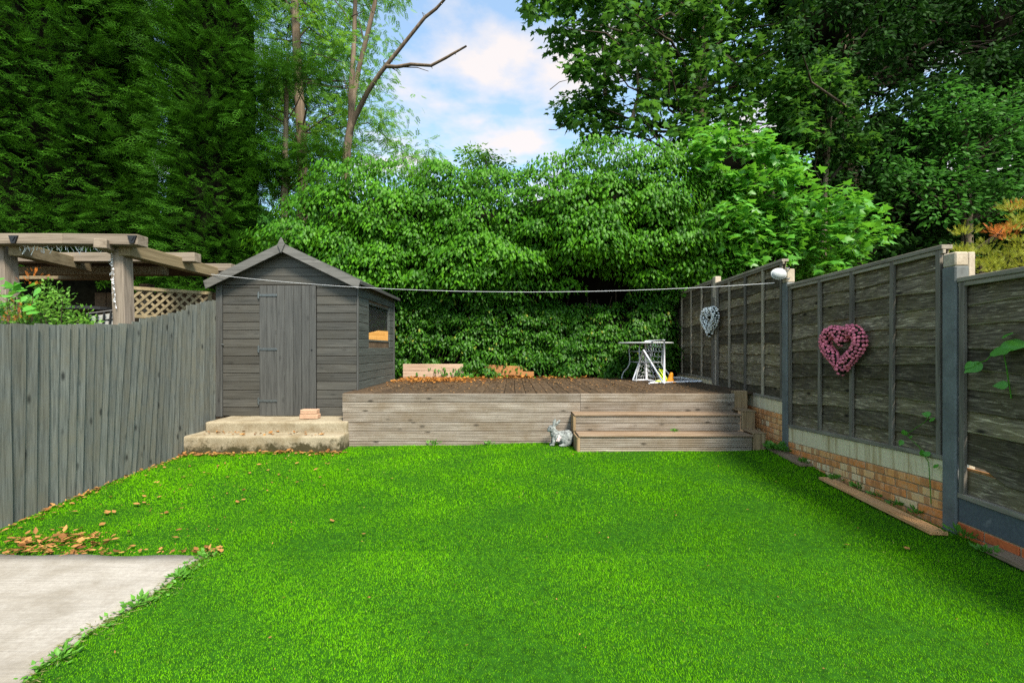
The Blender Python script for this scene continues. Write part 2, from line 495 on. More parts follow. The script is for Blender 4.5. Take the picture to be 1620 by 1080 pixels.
M_ora = plain('orange_plastic', (0.85, 0.33, 0.02), 0.5, 0.3)
M_bark = wood('brown_bark', (0.10, 0.07, 0.045), (0.22, 0.165, 0.11), (0.33, 0.26, 0.185), 2, 0.1, fine=14, knots=0, bump=1.0)
M_deadbark = wood('bare_grey_bark', (0.05, 0.036, 0.026), (0.13, 0.092, 0.064), (0.25, 0.185, 0.13), 2, 0.1, fine=12, knots=0, bump=1.0, stain=(0.12, 0.09, 0.06), sfac=0.7)
M_twig = plain('dark_twigs', (0.06, 0.045, 0.032), 0.9, 0.15, noise=0.3, nscale=20)
M_core = plain('shade_dark_core', (0.006, 0.006, 0.004), 1.0, 0.0, noise=0.4, nscale=12)  # near-black: shade inside the foliage put into the colour
M_ivy = leafmat('ivy_leaves', (0.02, 0.085, 0.005), (0.085, 0.25, 0.009), 0.45, 0.14, 0.3, (0.19, 0.42, 0.012), 1.0)
M_ivy_low = leafmat('low_ivy_leaves', (0.014, 0.062, 0.005), (0.055, 0.17, 0.009), 0.42, 0.18, 0.25, (0.08, 0.25, 0.02), 1.4, c3=(0.32, 0.3, 0.04))
M_con = leafmat('cypress_sprays', (0.004, 0.022, 0.002), (0.055, 0.175, 0.009), 0.65, 0.05, 0.18, (0.06, 0.2, 0.01), 0.8)
M_ash = leafmat('ash_leaflets', (0.055, 0.17, 0.015), (0.11, 0.27, 0.025), 0.5, 0.3, 0.35, (0.2, 0.42, 0.03), 0.6)
M_maple = leafmat('maple_leaves', (0.018, 0.068, 0.008), (0.055, 0.155, 0.014), 0.55, 0.1, 0.3, (0.12, 0.30, 0.03), 0.5)
M_smaple = leafmat('bright_maple_leaves', (0.05, 0.19, 0.014), (0.10, 0.31, 0.025), 0.45, 0.35, 0.3, (0.17, 0.46, 0.03), 0.9, c3=(0.26, 0.34, 0.08))
M_dark = leafmat('dark_glossy_leaves', (0.005, 0.02, 0.003), (0.019, 0.062, 0.007), 0.65, 0.05, 0.12, (0.04, 0.13, 0.015), 0.5)
M_holm = leafmat('mid_green_leaves', (0.02, 0.085, 0.009), (0.055, 0.18, 0.018), 0.55, 0.1, 0.28, (0.08, 0.26, 0.03), 0.7)
M_gold = leafmat('golden_sprays', (0.08, 0.17, 0.012), (0.48, 0.45, 0.025), 0.55, 0.25, 0.25, (0.5, 0.5, 0.05), 2.0)
M_rustspray = leafmat('orange_sprays', (0.50, 0.13, 0.015), (0.70, 0.23, 0.03), 0.6, 0.2, 0.2, (0.5, 0.2, 0.05), 3)
M_shrub = leafmat('shrub_leaves', (0.05, 0.15, 0.015), (0.14, 0.30, 0.03), 0.45, 0.2, 0.3, (0.15, 0.36, 0.04), 3)
M_bigleaf = leafmat('broad_green_leaves', (0.06, 0.23, 0.02), (0.10, 0.32, 0.035), 0.45, 0.4, 0.3, (0.16, 0.45, 0.04), 4)
M_weed = leafmat('weed_leaves', (0.05, 0.17, 0.015), (0.11, 0.29, 0.03), 0.5, 0.3, 0.3, (0.15, 0.4, 0.03), 4)
M_straw = leafmat('dry_grass', (0.10, 0.12, 0.03), (0.2, 0.19, 0.07), 0.7, 0.2, 0.2, (0.2, 0.2, 0.06), 4)
M_dry = leafmat('dry_leaves', (0.12, 0.045, 0.015), (0.46, 0.235, 0.075), 0.7, 0.15, 0.15, (0.45, 0.25, 0.08), 6, c3=(0.6, 0.52, 0.22))
M_dryor = leafmat('orange_dry_leaves', (0.20, 0.07, 0.015), (0.50, 0.22, 0.045), 0.7, 0.2, 0.15, (0.5, 0.22, 0.05), 6, c3=(0.7, 0.5, 0.2))

# glass of the shed window: thin pane, mirror-like at grazing angles
_g = Mat('window_glass', 0.03, 0.5)
_tr = _g.n('ShaderNodeBsdfTransparent'); _gl = _g.n('ShaderNodeBsdfGlossy'); _fr = _g.n('ShaderNodeFresnel'); _ms = _g.n('ShaderNodeMixShader')
_tr.inputs[0].default_value = (0.8, 0.82, 0.8, 1); _gl.inputs['Roughness'].default_value = 0.12; _fr.inputs[0].default_value = 1.16
_df = _g.n('ShaderNodeBsdfDiffuse'); _df.inputs[0].default_value = (0.13, 0.135, 0.13, 1); _m0 = _g.n('ShaderNodeMixShader'); _m0.inputs[0].default_value = 0.16
_g.l(_tr.outputs[0], _m0.inputs[1]); _g.l(_df.outputs[0], _m0.inputs[2])
_g.l(_fr.outputs[0], _ms.inputs[0]); _g.l(_m0.outputs[0], _ms.inputs[1]); _g.l(_gl.outputs[0], _ms.inputs[2]); _g.l(_ms.outputs[0], _g.out.inputs[0])
M_glass = _g.m

def brickmat():
    m = Mat('buff_and_orange_brick', 0.9, 0.15)
    r = m.n('ShaderNodeObjectInfo').outputs['Random']
    c = m.ramp(r, [(0.0, (0.68, 0.23, 0.06)), (0.45, (0.76, 0.34, 0.11)), (0.75, (0.76, 0.47, 0.21)), (1.0, (0.76, 0.6, 0.36))])
    v = m.coord((1, 1, 1))
    g = m.noise(v, 24, 5, 0.7)
    c = m.mix(m.ramp(g, [(0.45, (0, 0, 0)), (0.7, (0.6,) * 3)]), c, (0.52, 0.41, 0.27))
    b = m.noise(m.coord((1, 9, 1)), 2.0, 2, 0.4)
    c = m.mix(m.ramp(b, [(0.52, (0, 0, 0)), (0.55, (0.75,) * 3)]), c, (0.45, 0.19, 0.07))
    m.bump(m.noise(v, 90, 4, 0.7), 0.6, 0.004)
    return m.base(c)
M_brick = brickmat()
M_redbrick = plain('red_orange_brick', (0.56, 0.14, 0.045), 0.9, 0.15, vari=0.15, noise=0.25, nscale=30, bump=0.5)
M_paver = plain('pinkish_tan_brick', (0.38, 0.24, 0.16), 0.9, 0.15, vari=0.1, noise=0.2, nscale=40, bump=0.5)

# ------------------------------------------------------------------ setting: ground, lawn, path
def lfx(y):    return np.interp(y, [-4, 1.0, 3.12, 5.45, 6.2], [-2.6, -3.36, -3.72, -4.17, -4.29])
def rfx(y):    return 3.12 + 0.066 * (np.asarray(y) - 3.12)
def gz(x, y):
    b = smooth01(4.0, 5.3, y)
    und = 0.008 * np.sin(1.7 * x + 0.6) * np.sin(1.3 * y + 1.0) + 0.004 * np.sin(4.1 * x + 1.3 * y)
    return b * (0.026 + 0.014 * np.asarray(x)) + und * smooth01(1.9, 3.2, y)
DECKZ, DY = 0.707, 5.80

m_ = MB().box(-300, 300, -300, 300, -0.9, -0.12, 0.0)
g_ = part('ground', m_, M_soil); tag(g_, 'bare brown soil under and beyond the garden', kind='structure')
def grid_sheet(name, xs, ys, zf, m, keep=None):
    X, Y = np.meshgrid(xs, ys); Z = zf(X, Y)
    v = np.stack([X, Y, Z], -1).reshape(-1, 3); nx = len(xs); f = []
    for j in range(len(ys) - 1):
        for i in range(nx - 1):
            cx_, cy_ = (xs[i] + xs[i + 1]) / 2, (ys[j] + ys[j + 1]) / 2
            if keep is None or keep(cx_, cy_):
                f.append([j * nx + i, j * nx + i + 1, (j + 1) * nx + i + 1, (j + 1) * nx + i])
    o = link(bpy.data.objects.new(name, mesh_of(name, v.tolist(), f, m, True)))
    ORG[o.name] = np.zeros(3)
    return o
xs = np.linspace(-5, 3.7, 88); ys = np.linspace(-4, 5.9, 100)
o_ = grid_sheet('lawn', xs, ys, lambda x, y: gz(x, y), M_turf)
tag(o_, 'bright green artificial lawn between the two fences', kind='structure')

# pale concrete path, foreground left
def slabfn(x, y, z):
    return (x + 0.02 * math.sin(y * 9) + 0.012 * math.sin(y * 31), y, z)
mb = MB()
XS = np.linspace(-4.6, -1.92, 30); YS = np.linspace(-4, 2.68, 60)
def slab_z(x, y):
    return 0.02 + 0.004 * np.sin(x * 2.1 + y) + 0.0025 * np.sin(y * 23 + np.sin(x * 3))
n_ = len(XS)
for y in YS:
    for x in XS:
        ex = (0.018 * math.sin(y * 9) + 0.01 * math.sin(y * 31)) if x > -1.93 else 0
        ey = 0.012 * math.sin(x * 11) if y > 2.67 else 0
        mb.v.append((x + ex, y + ey, slab_z(x, y)))
for j in range(len(YS) - 1):
    for i in range(n_ - 1):
        mb.f.append([j * n_ + i, j * n_ + i + 1, (j + 1) * n_ + i + 1, (j + 1) * n_ + i])
k0 = len(mb.v)
edge = [(len(YS) - 1) * n_ + i for i in range(n_)] + [j * n_ + n_ - 1 for j in range(len(YS) - 2, -1, -1)]
for e in edge:
    x, y, z = mb.v[e]; mb.v.append((x + 0.004, y + 0.004, -0.05))
for i in range(len(edge) - 1):
    mb.f.append([edge[i], edge[i + 1], k0 + i + 1, k0 + i])
tag(part('concrete_path', mb, M_slab, smooth=True), 'pale brushed concrete path corner in the left foreground', kind='structure')

# turf blades: real geometry, denser near the camera
def turf():
    out = []
    for (y0, y1, dens, h) in ((1.5, 2.1, 48000, 0.0098), (2.1, 2.75, 34000, 0.0112), (2.75, 3.6, 20000, 0.0135), (3.6, 4.8, 11500, 0.0165), (4.8, 5.8, 8500, 0.018), (0.5, 1.5, 2500, 0.015)):
        x0, x1 = -4.2, 3.6
        n = int((x1 - x0) * (y1 - y0) * dens)
        x = RS.uniform(x0, x1, n); y = RS.uniform(y0, y1, n)
        k = (x > lfx(y) + 0.02) & (x < rfx(y) + 0.02) & (np.abs(x) < 1.25 * y + 0.6)
        k &= ~((x < -1.93 + 0.018 * np.sin(y * 9)) & (y < 2.69))
        k &= ~((y > 5.44) & (x < -2.17)) & ~((y > 5.25) & (x > 0.8) & (x < 2.96))
        k &= RS.uniform(0, 1, n) < np.interp(y, [1.5, 2.9], [0.85, 1.0])
        x, y = x[k], y[k]; n = len(x)
        pos = np.stack([x, y, gz(x, y) - 0.002], -1)
        nap = np.where(y < 2.74, 1.0, -1.0)                      # the two strips of turf lie with opposite nap
        a = RS.uniform(0, 2 * np.pi, n); ln = RS.uniform(0.15, 1.0, n) * np.interp(y, [1.5, 2.9, 3.6], [0.6, 0.85, 1.0])
        tip = np.stack([np.cos(a) * ln, np.sin(a) * ln + 0.22 * nap, np.ones(n)], -1)
        side = RS.uniform(0, 2 * np.pi, n)
        nor = np.stack([np.cos(side), np.sin(side), np.full(n, 0.2)], -1)
        wv = 1.0 if y0 < 2.4 else (1.0 if y0 < 3.6 else 1.35)
        tv = [(-0.085 * wv, 0, 0), (0.085 * wv, 0, 0), (0.075 * wv, 0.55, 0.03), (0.0, 1.0, 0.17)]
        tf = [(0, 1, 2), (0, 2, 3)]
        sz = h * RS.uniform(0.6, 1.25, n) * (1 + 0.25 * np.sin(5 * x + 2 * np.sin(3 * y)) * np.sin(4.3 * y + x))
        out.append(leaves(tv, tf, pos, tip, nor, sz))
    v, f = merge(out)
    o = soup('turf_grass', v, f, M_blade)
    tag(o, 'short bright green artificial grass blades covering the lawn', kind='stuff')
turf()

# ------------------------------------------------------------------ left board fence
lf = thing('board_fence', 'grey green close board fence with leaning boards on the left side of the lawn', 'fence', (-3.72, 3.12, 0))
def ltop(y):   return float(np.interp(y, [1.0, 3.12, 4.55, 4.60, 5.45, 5.50, 6.2], [1.40, 1.48, 1.565, 1.62, 1.78, 1.85, 2.01]))
def llean(y):  return float(np.interp(y, [3.2, 4.0, 4.62, 5.2, 6.15], [0.0, 0.06, 0.19, 0.15, 0.0]))
y = 1.55; kb = 0
while y < 6.14:
    wd = 0.106 + random.uniform(-0.018, 0.018)
    wd = min(wd, 6.2 - y)
    ya, yb = y, y + wd
    ja = random.uniform(-0.006, 0.006); le = llean(y + wd / 2); zt = ltop(y + wd / 2) + random.uniform(-0.006, 0.006)
    tw = random.uniform(-0.004, 0.004)
    def fn(px, py, pz, ya=ya, yb=yb, le=le, zt=zt, tw=tw):
        # px: 0 back .. 1 front, py: 0..1 along, pz: 0..1 up
        zb = float(gz(-3.9, (ya + yb) / 2)) - 0.05
        Y = ya + (yb - ya) * py - le * (1 - pz) + 0.004 * math.sin(5 * pz + ya * 31)
        thick = 0.006 + 0.016 * py
        X = float(lfx(Y)) + (0.004 * math.sin(3 * pz + ya * 17) + tw * pz) + thick * px
        return (X, Y, zb + (zt - zb) * pz)
    mb = MB()
    segs = 6
    prof = []
    for s in range(segs + 1):
        pz = s / segs
        prof.append([fn(0, 0.0, pz), fn(0, 0.972, pz), fn(0.85, 0.972, pz), fn(1, 0.957, pz), fn(1, 0.5, pz), fn(1, 0.012, pz), fn(0.9, 0.0, pz)])
    for row in prof:
        mb.v += row
    q = 7
    for s in range(segs):
        for k in range(q):
            a, b = s * q + k, s * q + (k + 1) % q
            mb.f.append([a, b, b + q, a + q])
    mb.f.append(list(range(q))[::-1]); mb.f.append(list(range(segs * q, segs * q + q)))
    part('board', mb, M_lfence, lf)
    y += wd * 0.985; kb += 1
mb = MB()
yy_ = np.linspace(1.55, 6.14, 40)
for q_ in yy_:
    mb.v += [(float(lfx(q_)) - 0.004, q_, -0.05), (float(lfx(q_)) - 0.004, q_, ltop(q_) - 0.04), (float(lfx(q_)) - 0.012, q_, ltop(q_) - 0.04), (float(lfx(q_)) - 0.012, q_, -0.05)]
for i in range(len(yy_) - 1):
    for k in range(4):
        a, b = i * 4 + k, i * 4 + (k + 1) % 4; mb.f.append([a, b, b + 4, a + 4])
part('backing', mb, M_inner, lf)
for zz in (0.3, 0.8, 1.3):
    mb = MB()
    for y0, y1 in ((1.5, 3.1), (3.1, 4.4), (4.4, 5.45), (5.45, 6.15)):
        mb.tube([(lfx(y0) - 0.035, y0, zz), (lfx(y1) - 0.035, y1, zz + 0.03)], 0.03, 4)
    part('rail', mb, M_lfence, lf)

# ------------------------------------------------------------------ concrete steps to the shed
def rough_block(x0, x1, y0, y1, z0, z1, nx, ny, nz, amp, seed):
    r = np.random.RandomState(seed); ph = r.uniform(0, 6, (3, 6)); fr = r.uniform(4, 26, (3, 6, 3))
    mb = MB(); idx = {}
    def d(p):
        p = np.array(p); o = []
        for k in range(3):
            s = sum(math.sin(fr[k, j] @ p + ph[k, j]) / (1 + j * 0.3) for j in range(6)); o.append(s * amp / 2.5)
        return o
    def vid(i, j, k):
        if (i, j, k) not in idx:
            x = x0 + (x1 - x0) * i / nx; y = y0 + (y1 - y0) * j / ny; z = z0 + (z1 - z0) * k / nz
            e = d((x, y, z))
            rd = 0.005                                              # worn arris
            ex = (i in (0, nx)) + (j in (0, ny)) + (k in (0, nz)) - 1
            c = np.array([(x0 + x1) / 2 - x, (y0 + y1) / 2 - y, (z0 + z1) / 2 - z]); c = np.sign(c) * rd * ex
            if i not in (0, nx): c[0] = 0
            if j not in (0, ny): c[1] = 0
            if k not in (0, nz): c[2] = 0
            idx[(i, j, k)] = len(mb.v); mb.v.append((x + e[0] + c[0], y + e[1] + c[1], z + e[2] * 0.6 + c[2]))
        return idx[(i, j, k)]
    for a, (na, nb) in enumerate(((ny, nz), (nx, nz), (nx, ny))):
        for s in (0, 1):
            for u in range(na):
                for v in range(nb):
                    def g(u_, v_):
                        if a == 0: return vid(s * nx, u_, v_)
                        if a == 1: return vid(u_, s * ny, v_)
                        return vid(u_, v_, s * nz)
                    q = [g(u, v), g(u + 1, v), g(u + 1, v + 1), g(u, v + 1)]
                    mb.f.append(q if (s == 1) != (a == 1) else q[::-1])
    return mb
mb = rough_block(-4.19, -2.19, 5.45, 5.95, -0.10, 0.194, 90, 14, 12, 0.0045, 3)
tag(part('concrete_step', mb, M_step, smooth=True), 'long rough concrete step with mossy stains, the lower one below the shed', 'step', 'concrete steps to the shed')
mb = rough_block(-4.08, -2.20, 5.715, 6.5, 0.16, 0.333, 84, 14, 8, 0.004, 5)
tag(part('concrete_step', mb, M_step2, smooth=True), 'upper concrete step directly under the shed door', 'step', 'concrete steps to the shed')

# two bricks on the upper step
for (nm, z0, wx, dx_) in (('lower', 0.336, 0.25, 0.0), ('upper', 0.400, 0.225, -0.003)):
    x0 = -2.83 + dx_ - wx / 2 + 0.02
    mb = MB().box(x0, x0 + wx, 5.93, 6.04, z0, z0 + 0.063, 0.006)
    t_ = part('brick', mb, M_paver)
    tag(t_, 'pinkish tan brick lying on the upper concrete step by the door' if nm == 'lower' else 'tan brick stacked on top of another brick beside the shed door', 'brick', 'bricks stacked by the shed door')

# ------------------------------------------------------------------ timber shed
SX0, SX1, SY0, SY1, SB = -4.267, -2.225, 6.20, 8.12, 0.336
SC = (SX0 + SX1) / 2
RZ, RS_ = 2.795, 0.486                                   # ridge height, roof slope
def roofz(x):  return RZ - RS_ * abs(x - SC)
shed = thing('garden_shed', 'charcoal painted timber shed with apex roof standing by the left fence', 'shed', (SC, SY0, SB))
# inside shell
mb = MB()
mb.box(SX0 + 0.02, SX0 + 0.05, SY0 + 0.05, SY1 - 0.05, SB, 2.24, 0)
mb.box(SX0 + 0.02, SX1 - 0.02, SY1 - 0.05, SY1 - 0.02, SB, 2.24, 0)
mb.prism([(SX0 + 0.05, 2.22), (SX1 - 0.05, 2.22), (SC, 2.70)], 1, SY1 - 0.05, SY1 - 0.02)
mb.box(SX0 + 0.03, SX1 - 0.03, SY0 + 0.05, SY1 - 0.05, SB, SB + 0.03, 0)
for (a, b) in ((SX0 + 0.03, -3.66), (-2.81, SX1 - 0.03)):
    mb.box(a, b, SY0 + 0.022, SY0 + 0.04, SB, 2.24, 0)
mb.prism([(SX0 + 0.05, 2.2), (SX1 - 0.05, 2.2), (SC, 2.69)], 1, SY0 + 0.022, SY0 + 0.04)
mb.box(SX1 - 0.04, SX1 - 0.022, SY0 + 0.04, SY1 - 0.05, SB, 1.42, 0)
mb.box(SX1 - 0.04, SX1 - 0.022, SY0 + 0.04, SY1 - 0.05, 2.03, 2.24, 0)
mb.box(SX1 - 0.04, SX1 - 0.022, SY0 + 0.04, 6.69, 1.42, 2.03, 0)
mb.box(SX1 - 0.04, SX1 - 0.022, 7.81, SY1 - 0.05, 1.42, 2.03, 0)
part('wall', mb, M_inner, shed)
# front cladding
pit = 0.1232
DX0, DX1, DZ0, DZ1 = -3.64, -2.825, SB + 0.004, 2.215
row = 0
z = SB
def clad(x0, x1, y0, y1, z0, z1, m):
    """shiplap board with a hollow along its top edge"""
    part('cladding_board', MB().box(x0, x1, y0, y1, z0, z1, 0.005), m, shed)
while z < 2.20:
    z1 = min(z + pit, 2.222)
    clad(SX0 + 0.095, DX0 - 0.006, SY0 + random.uniform(0, .002), SY0 + 0.018, z + 0.003, z1 - 0.004, M_shed)
    clad(DX1 + 0.006, SX1 - 0.018, SY0 + random.uniform(0, .002), SY0 + 0.018, z + 0.003, z1 - 0.004, M_shed)
    z = z1 if z1 < 2.222 else 9
z = 2.226
while z < 2.70:
    z1 = min(z + pit, 2.752)
    def hw(zz): return min((RZ - 0.03 - zz) / RS_ - 0.006, SX1 - SC - 0.002)
    a, b = hw(z + 0.003), hw(z1 - 0.004)
    mb = MB().prism([(SC - a, z + 0.003), (SC + a, z + 0.003), (SC + b, z1 - 0.004), (SC - b, z1 - 0.004)], 1, SY0 + random.uniform(0, .002), SY0 + 0.018)
    part('cladding_board', mb, M_shed, shed)
    z = z1
part('corner_trim', MB().box(SX0, SX0 + 0.09, SY0 - 0.012, SY0 + 0.02, SB - 0.01, 2.222, 0.004), M_shed_z, shed)
part('corner_trim', MB().box(SX1 - 0.016, SX1 + 0.008, SY0 - 0.006, SY0 + 0.03, SB, 2.24, 0.004), M_shed_z, shed)
part('corner_trim', MB().box(SX1 - 0.02, SX1 + 0.01, SY1 - 0.03, SY1 + 0.01, SB, 2.22, 0.004), M_shed_z, shed)
# side cladding
z = SB; WY0, WY1, WZ0, WZ1 = 6.69, 7.81, 1.42, 2.03
while z < 2.24:
    z1 = min(z + pit, 2.262)
    spans = [(SY0 + 0.034, SY1 - 0.034)]
    lo, hi = z + 0.003, z1 - 0.004
    if hi > WZ0 and lo < WZ1:
        spans = [(SY0 + 0.034, WY0 - 0.004), (WY1 + 0.004, SY1 - 0.034)]
    for a, b in spans:
        part('cladding_board', MB().box(SX1 - 0.02, SX1 - 0.002 + random.uniform(-.001, .001), a, b, lo, hi, 0.005), M_shed_y, shed)
    z = z1 if z1 < 2.26 else 9
# window
wf = MB()
for (a, b, c, d) in ((WY0, WY0 + 0.03, WZ0, WZ1), (WY1 - 0.03, WY1, WZ0, WZ1)):
    wf.box(SX1 - 0.05, SX1 - 0.012, a, b, c, d, 0.003)
for (c, d) in ((WZ0, WZ0 + 0.03), (WZ1 - 0.03, WZ1)):
    wf.box(SX1 - 0.05, SX1 - 0.012, WY0 + 0.03, WY1 - 0.03, c, d, 0.003)
win = part('window', wf, M_shed_y, shed)
part('pane', MB().box(SX1 - 0.034, SX1 - 0.030, WY0 + 0.028, WY1 - 0.028, WZ0 + 0.028, WZ1 - 0.028, 0), M_glass, win)
mb = MB().prism([(WY0 + 0.031, WZ0 + 0.031), (WY1 - 0.031, WZ0 + 0.031), (WY1 - 0.031, WZ0 + 0.2), (7.25, WZ0 + 0.19), (7.0, WZ0 + 0.16), (WY0 + 0.031, WZ0 + 0.13)], 0, SX1 - 0.0285, SX1 - 0.0185)
part('backing_sheet', mb, M_ply, win, label='bare orange wooden sheet across the lower part of the pane')
# door
door = part('door', MB().box(DX0 + 0.004, DX1 - 0.004, SY0 + 0.006, SY0 + 0.02, DZ0 + 0.004, DZ1 - 0.004, 0.002), M_shed_z, shed)
ws = [0.105, 0.145, 0.115, 0.125, 0.115, 0.12, 0.09]
x = DX0; k = (DX1 - DX0) / sum(ws)
for wd in ws:
    part('plank', MB().box(x + 0.002, x + wd * k - 0.002, SY0 - 0.012 + random.uniform(0, .0025), SY0 + 0.0055, DZ0, DZ1, 0.004), M_shed_z, door)
    x += wd * k
for hz in (2.075, 1.30, 0.555):
    mb = MB().box(DX0 - 0.03, DX0 - 0.004, SY0 - 0.006, SY0 - 0.001, hz - 0.045, hz + 0.045, 0.001)
    mb.box(DX0 - 0.006, DX0 + 0.26, SY0 - 0.019, SY0 - 0.0125, hz - 0.016, hz + 0.016, 0.001)
    mb.tube([(DX0 - 0.004, SY0 - 0.017, hz - 0.05), (DX0 - 0.004, SY0 - 0.017, hz + 0.05)], 0.008, 8)
    part('hinge', mb, M_metal, door)
mb = MB().tube([(-2.885, SY0 - 0.0135, 1.285), (-2.885, SY0 - 0.004, 1.285)], 0.014, 12)
part('keyhole', mb, M_black, door)
mb = MB().tube([(SX0 + 0.05, SY0 - 0.03, 2.165), (SX0 + 0.05, SY0 - 0.01, 2.165)], 0.012, 8)
mb.tube([(SX0 + 0.09, SY0 - 0.02, 1.365), (SX0 + 0.12, SY0 - 0.014, 1.365)], 0.006, 6)
part('hook', mb, M_metal, shed)
# roof, bargeboards, finial
for s in (-1, 1):
    mb = MB()
    e = 1.105
    mb.prism([(SC, RZ), (SC + s * e, RZ - RS_ * e), (SC + s * e, RZ - RS_ * e - 0.028), (SC, RZ - 0.028)], 1, SY0 - 0.12, SY1 + 0.07)
    part('roof', mb, M_felt, shed)
    th = math.atan(RS_); L = 1.105 / math.cos(th); off = 0.11
    poly = []
    for (u, v) in ((0.0, 0.004 + off * 0.0), (L, 0.004), (L + 0.02, -off), (0.0, -off - 0.008)):
        xx = u * math.cos(th) + (v + 0.0) * math.sin(th); zz = RZ - u * math.sin(th) + v * math.cos(th)
        poly.append((SC + s * max(xx, 0.0), zz))
    poly[0] = (SC, RZ + 0.006); poly[3] = (SC, RZ - off / math.cos(th))
    part('bargeboard', MB().prism(poly, 1, SY0 - 0.142, SY0 - 0.121), M_barge, shed)
    mb = MB().box(*(sorted((SC + s * (e - 0.006), SC + s * (e + 0.012)))), SY0 - 0.12, SY1 + 0.07, RZ - RS_ * e - 0.045, RZ - RS_ * e + 0.004, 0.003)
    part('roof_edge', mb, M_felt, shed)
mb = MB().prism([(SC, RZ + 0.075), (SC + 0.05, RZ - 0.025), (SC, RZ - 0.145), (SC - 0.05, RZ - 0.025)], 1, SY0 - 0.164, SY0 - 0.1425)
part('finial', mb, M_barge, shed)

# ------------------------------------------------------------------ raised deck and timber steps
def grooved(xa, xb, yf, yb, z0, z1, ng=5, dep=0.004):
    """decking board on edge, grooves on the face towards -Y"""
    prof = [(yb, z0), (yb, z1), (yf + 0.004, z1), (yf, z1 - 0.004)]
    h = (z1 - z0)
    zz = np.linspace(z1 - 0.10 * h, z0 + 0.10 * h, ng * 2)
    for k in range(ng):
        a, b = zz[2 * k], zz[2 * k + 1]
        prof += [(yf, a), (yf + dep, a - 0.3 * (a - b)), (yf + dep, b + 0.3 * (a - b)), (yf, b)]
    prof += [(yf, z0 + 0.004), (yf + 0.004, z0)]
    return MB().prism(prof, 0, xa, xb)
deck = thing('raised_deck', 'raised timber deck with grey grooved front boards and brown leaf strewn top', 'deck', (0.35, DY, 0))
x = -2.277; XR = 2.985
while x < 3.36:
    y0 = DY + 0.001; y1 = 9.3
    xr = x + 0.139
    if xr > 2.99: y0 = 5.90
    ys0 = y0
    mb = MB()
    sag = random.uniform(-0.003, 0.002)
    mb.box(x, xr, ys0, y1, DECKZ - 0.028 + sag, DECKZ + sag, 0.005)
    # keep boards out of the shed footprint
    if xr < SX1 + 0.03:
        x += 0.145; continue
    part('deck_board', mb, M_deck, deck)
    x += 0.145
mb = MB().box(-2.277, -2.19, DY + 0.001, SY0 - 0.02, DECKZ - 0.028, DECKZ, 0.005)
part('deck_board', mb, M_deck, deck)
zs = [0.703, 0.584, 0.456, 0.319, 0.191, 0.063, -0.07]
for i in range(6):
    z1, z0 = zs[i] - 0.003, zs[i + 1] + 0.004
    if i < 2:
        part('facing_board', grooved(-2.277, 0.918, DY - 0.028, DY, z0, z1), M_fascia, deck)
        part('facing_board', grooved(0.922, XR, DY - 0.028 - 0.002, DY, z0, z1), M_fascia, deck)
    else:
        part('facing_board', grooved(-2.27, 0.79, DY - 0.028 + random.uniform(0, .003), DY, z0, z1), M_fascia, deck)
# carcass behind the boards
mb = MB()
mb.box(-2.2, 3.05, DY + 0.004, DY + 0.05, -0.1, DECKZ - 0.03, 0)
for yy in (6.6, 7.4, 8.2, 9.0):
    mb.box(-2.1, 3.2, yy, yy + 0.045, DECKZ - 0.17, DECKZ - 0.029, 0)
part('joist_frame', mb, M_endgrain, deck)
part('end_board', MB().box(2.99, 3.17, DY - 0.02, DY + 0.08, 0.47, DECKZ + 0.03, 0.006), M_endgrain, deck)

stp = thing('timber_steps', 'two weathered grey timber steps up to the right half of the deck', 'steps', (1.87, 5.53, 0))
Y1, Y2, T1, T2 = 5.26, 5.53, 0.248, 0.462
for (yf, zr, xa, xb, ysh) in ((Y1, (0.246 - 0.024, 0.095, -0.06), 0.836, 2.94, 0), (Y2, (T2 - 0.024, 0.345, T1 + 0.002), 0.822, 2.94, 0)):
    part('riser_board', grooved(xa, xb, yf + 0.006, yf + 0.03, zr[1] + 0.003, zr[0], 4), M_fascia, stp)
    part('riser_board', grooved(xa, xb, yf + 0.008, yf + 0.03, zr[2], zr[1] - 0.003, 4), M_fascia, stp)
for (yf, zt, xa, xb) in ((Y1, T1, 0.815, 2.95), (Y2, T2, 0.800, 2.95)):
    for k in range(2):
        y0 = yf - 0.006 + k * 0.139
        y1 = yf + 0.128 if k == 0 else yf + 0.268
        part('tread_board', MB().box(xa, xb, y0, y1, zt - 0.024, zt + random.uniform(-.001, .001), 0.004), M_tread, stp)
part('side_board', MB().box(0.792, 0.816, Y1 + 0.01, DY - 0.03, -0.06, T1 - 0.026, 0.003), M_endgrain, stp)
part('side_board', MB().box(0.792, 0.816, Y2 + 0.01, DY - 0.03, T1 - 0.02, T2 - 0.026, 0.003), M_endgrain, stp)
part('corner_post', MB().box(0.800, 0.834, Y1 + 0.004, Y1 + 0.034, -0.06, T1 - 0.025, 0.003), M_endgrain, stp)
part('corner_post', MB().box(0.788, 0.820, Y2 + 0.002, Y2 + 0.034, T1 + 0.001, T2 - 0.025, 0.003), M_endgrain, stp)
for (yf, z0, z1, xa, xb) in ((Y1, -0.03, T1 + 0.012, 2.955, 3.105), (Y2, T1 + 0.015, T2 + 0.03, 2.955, 3.125)):
    part('end_board', MB().box(xa, xb, yf - 0.004, yf + 0.03, z0, z1, 0.005), M_endgrain, stp)
    part('end_cap', MB().box(xa - 0.004, xb + 0.01, yf - 0.008, yf + 0.25, z1 + 0.001, z1 + 0.016, 0.003), M_endgrain, stp)

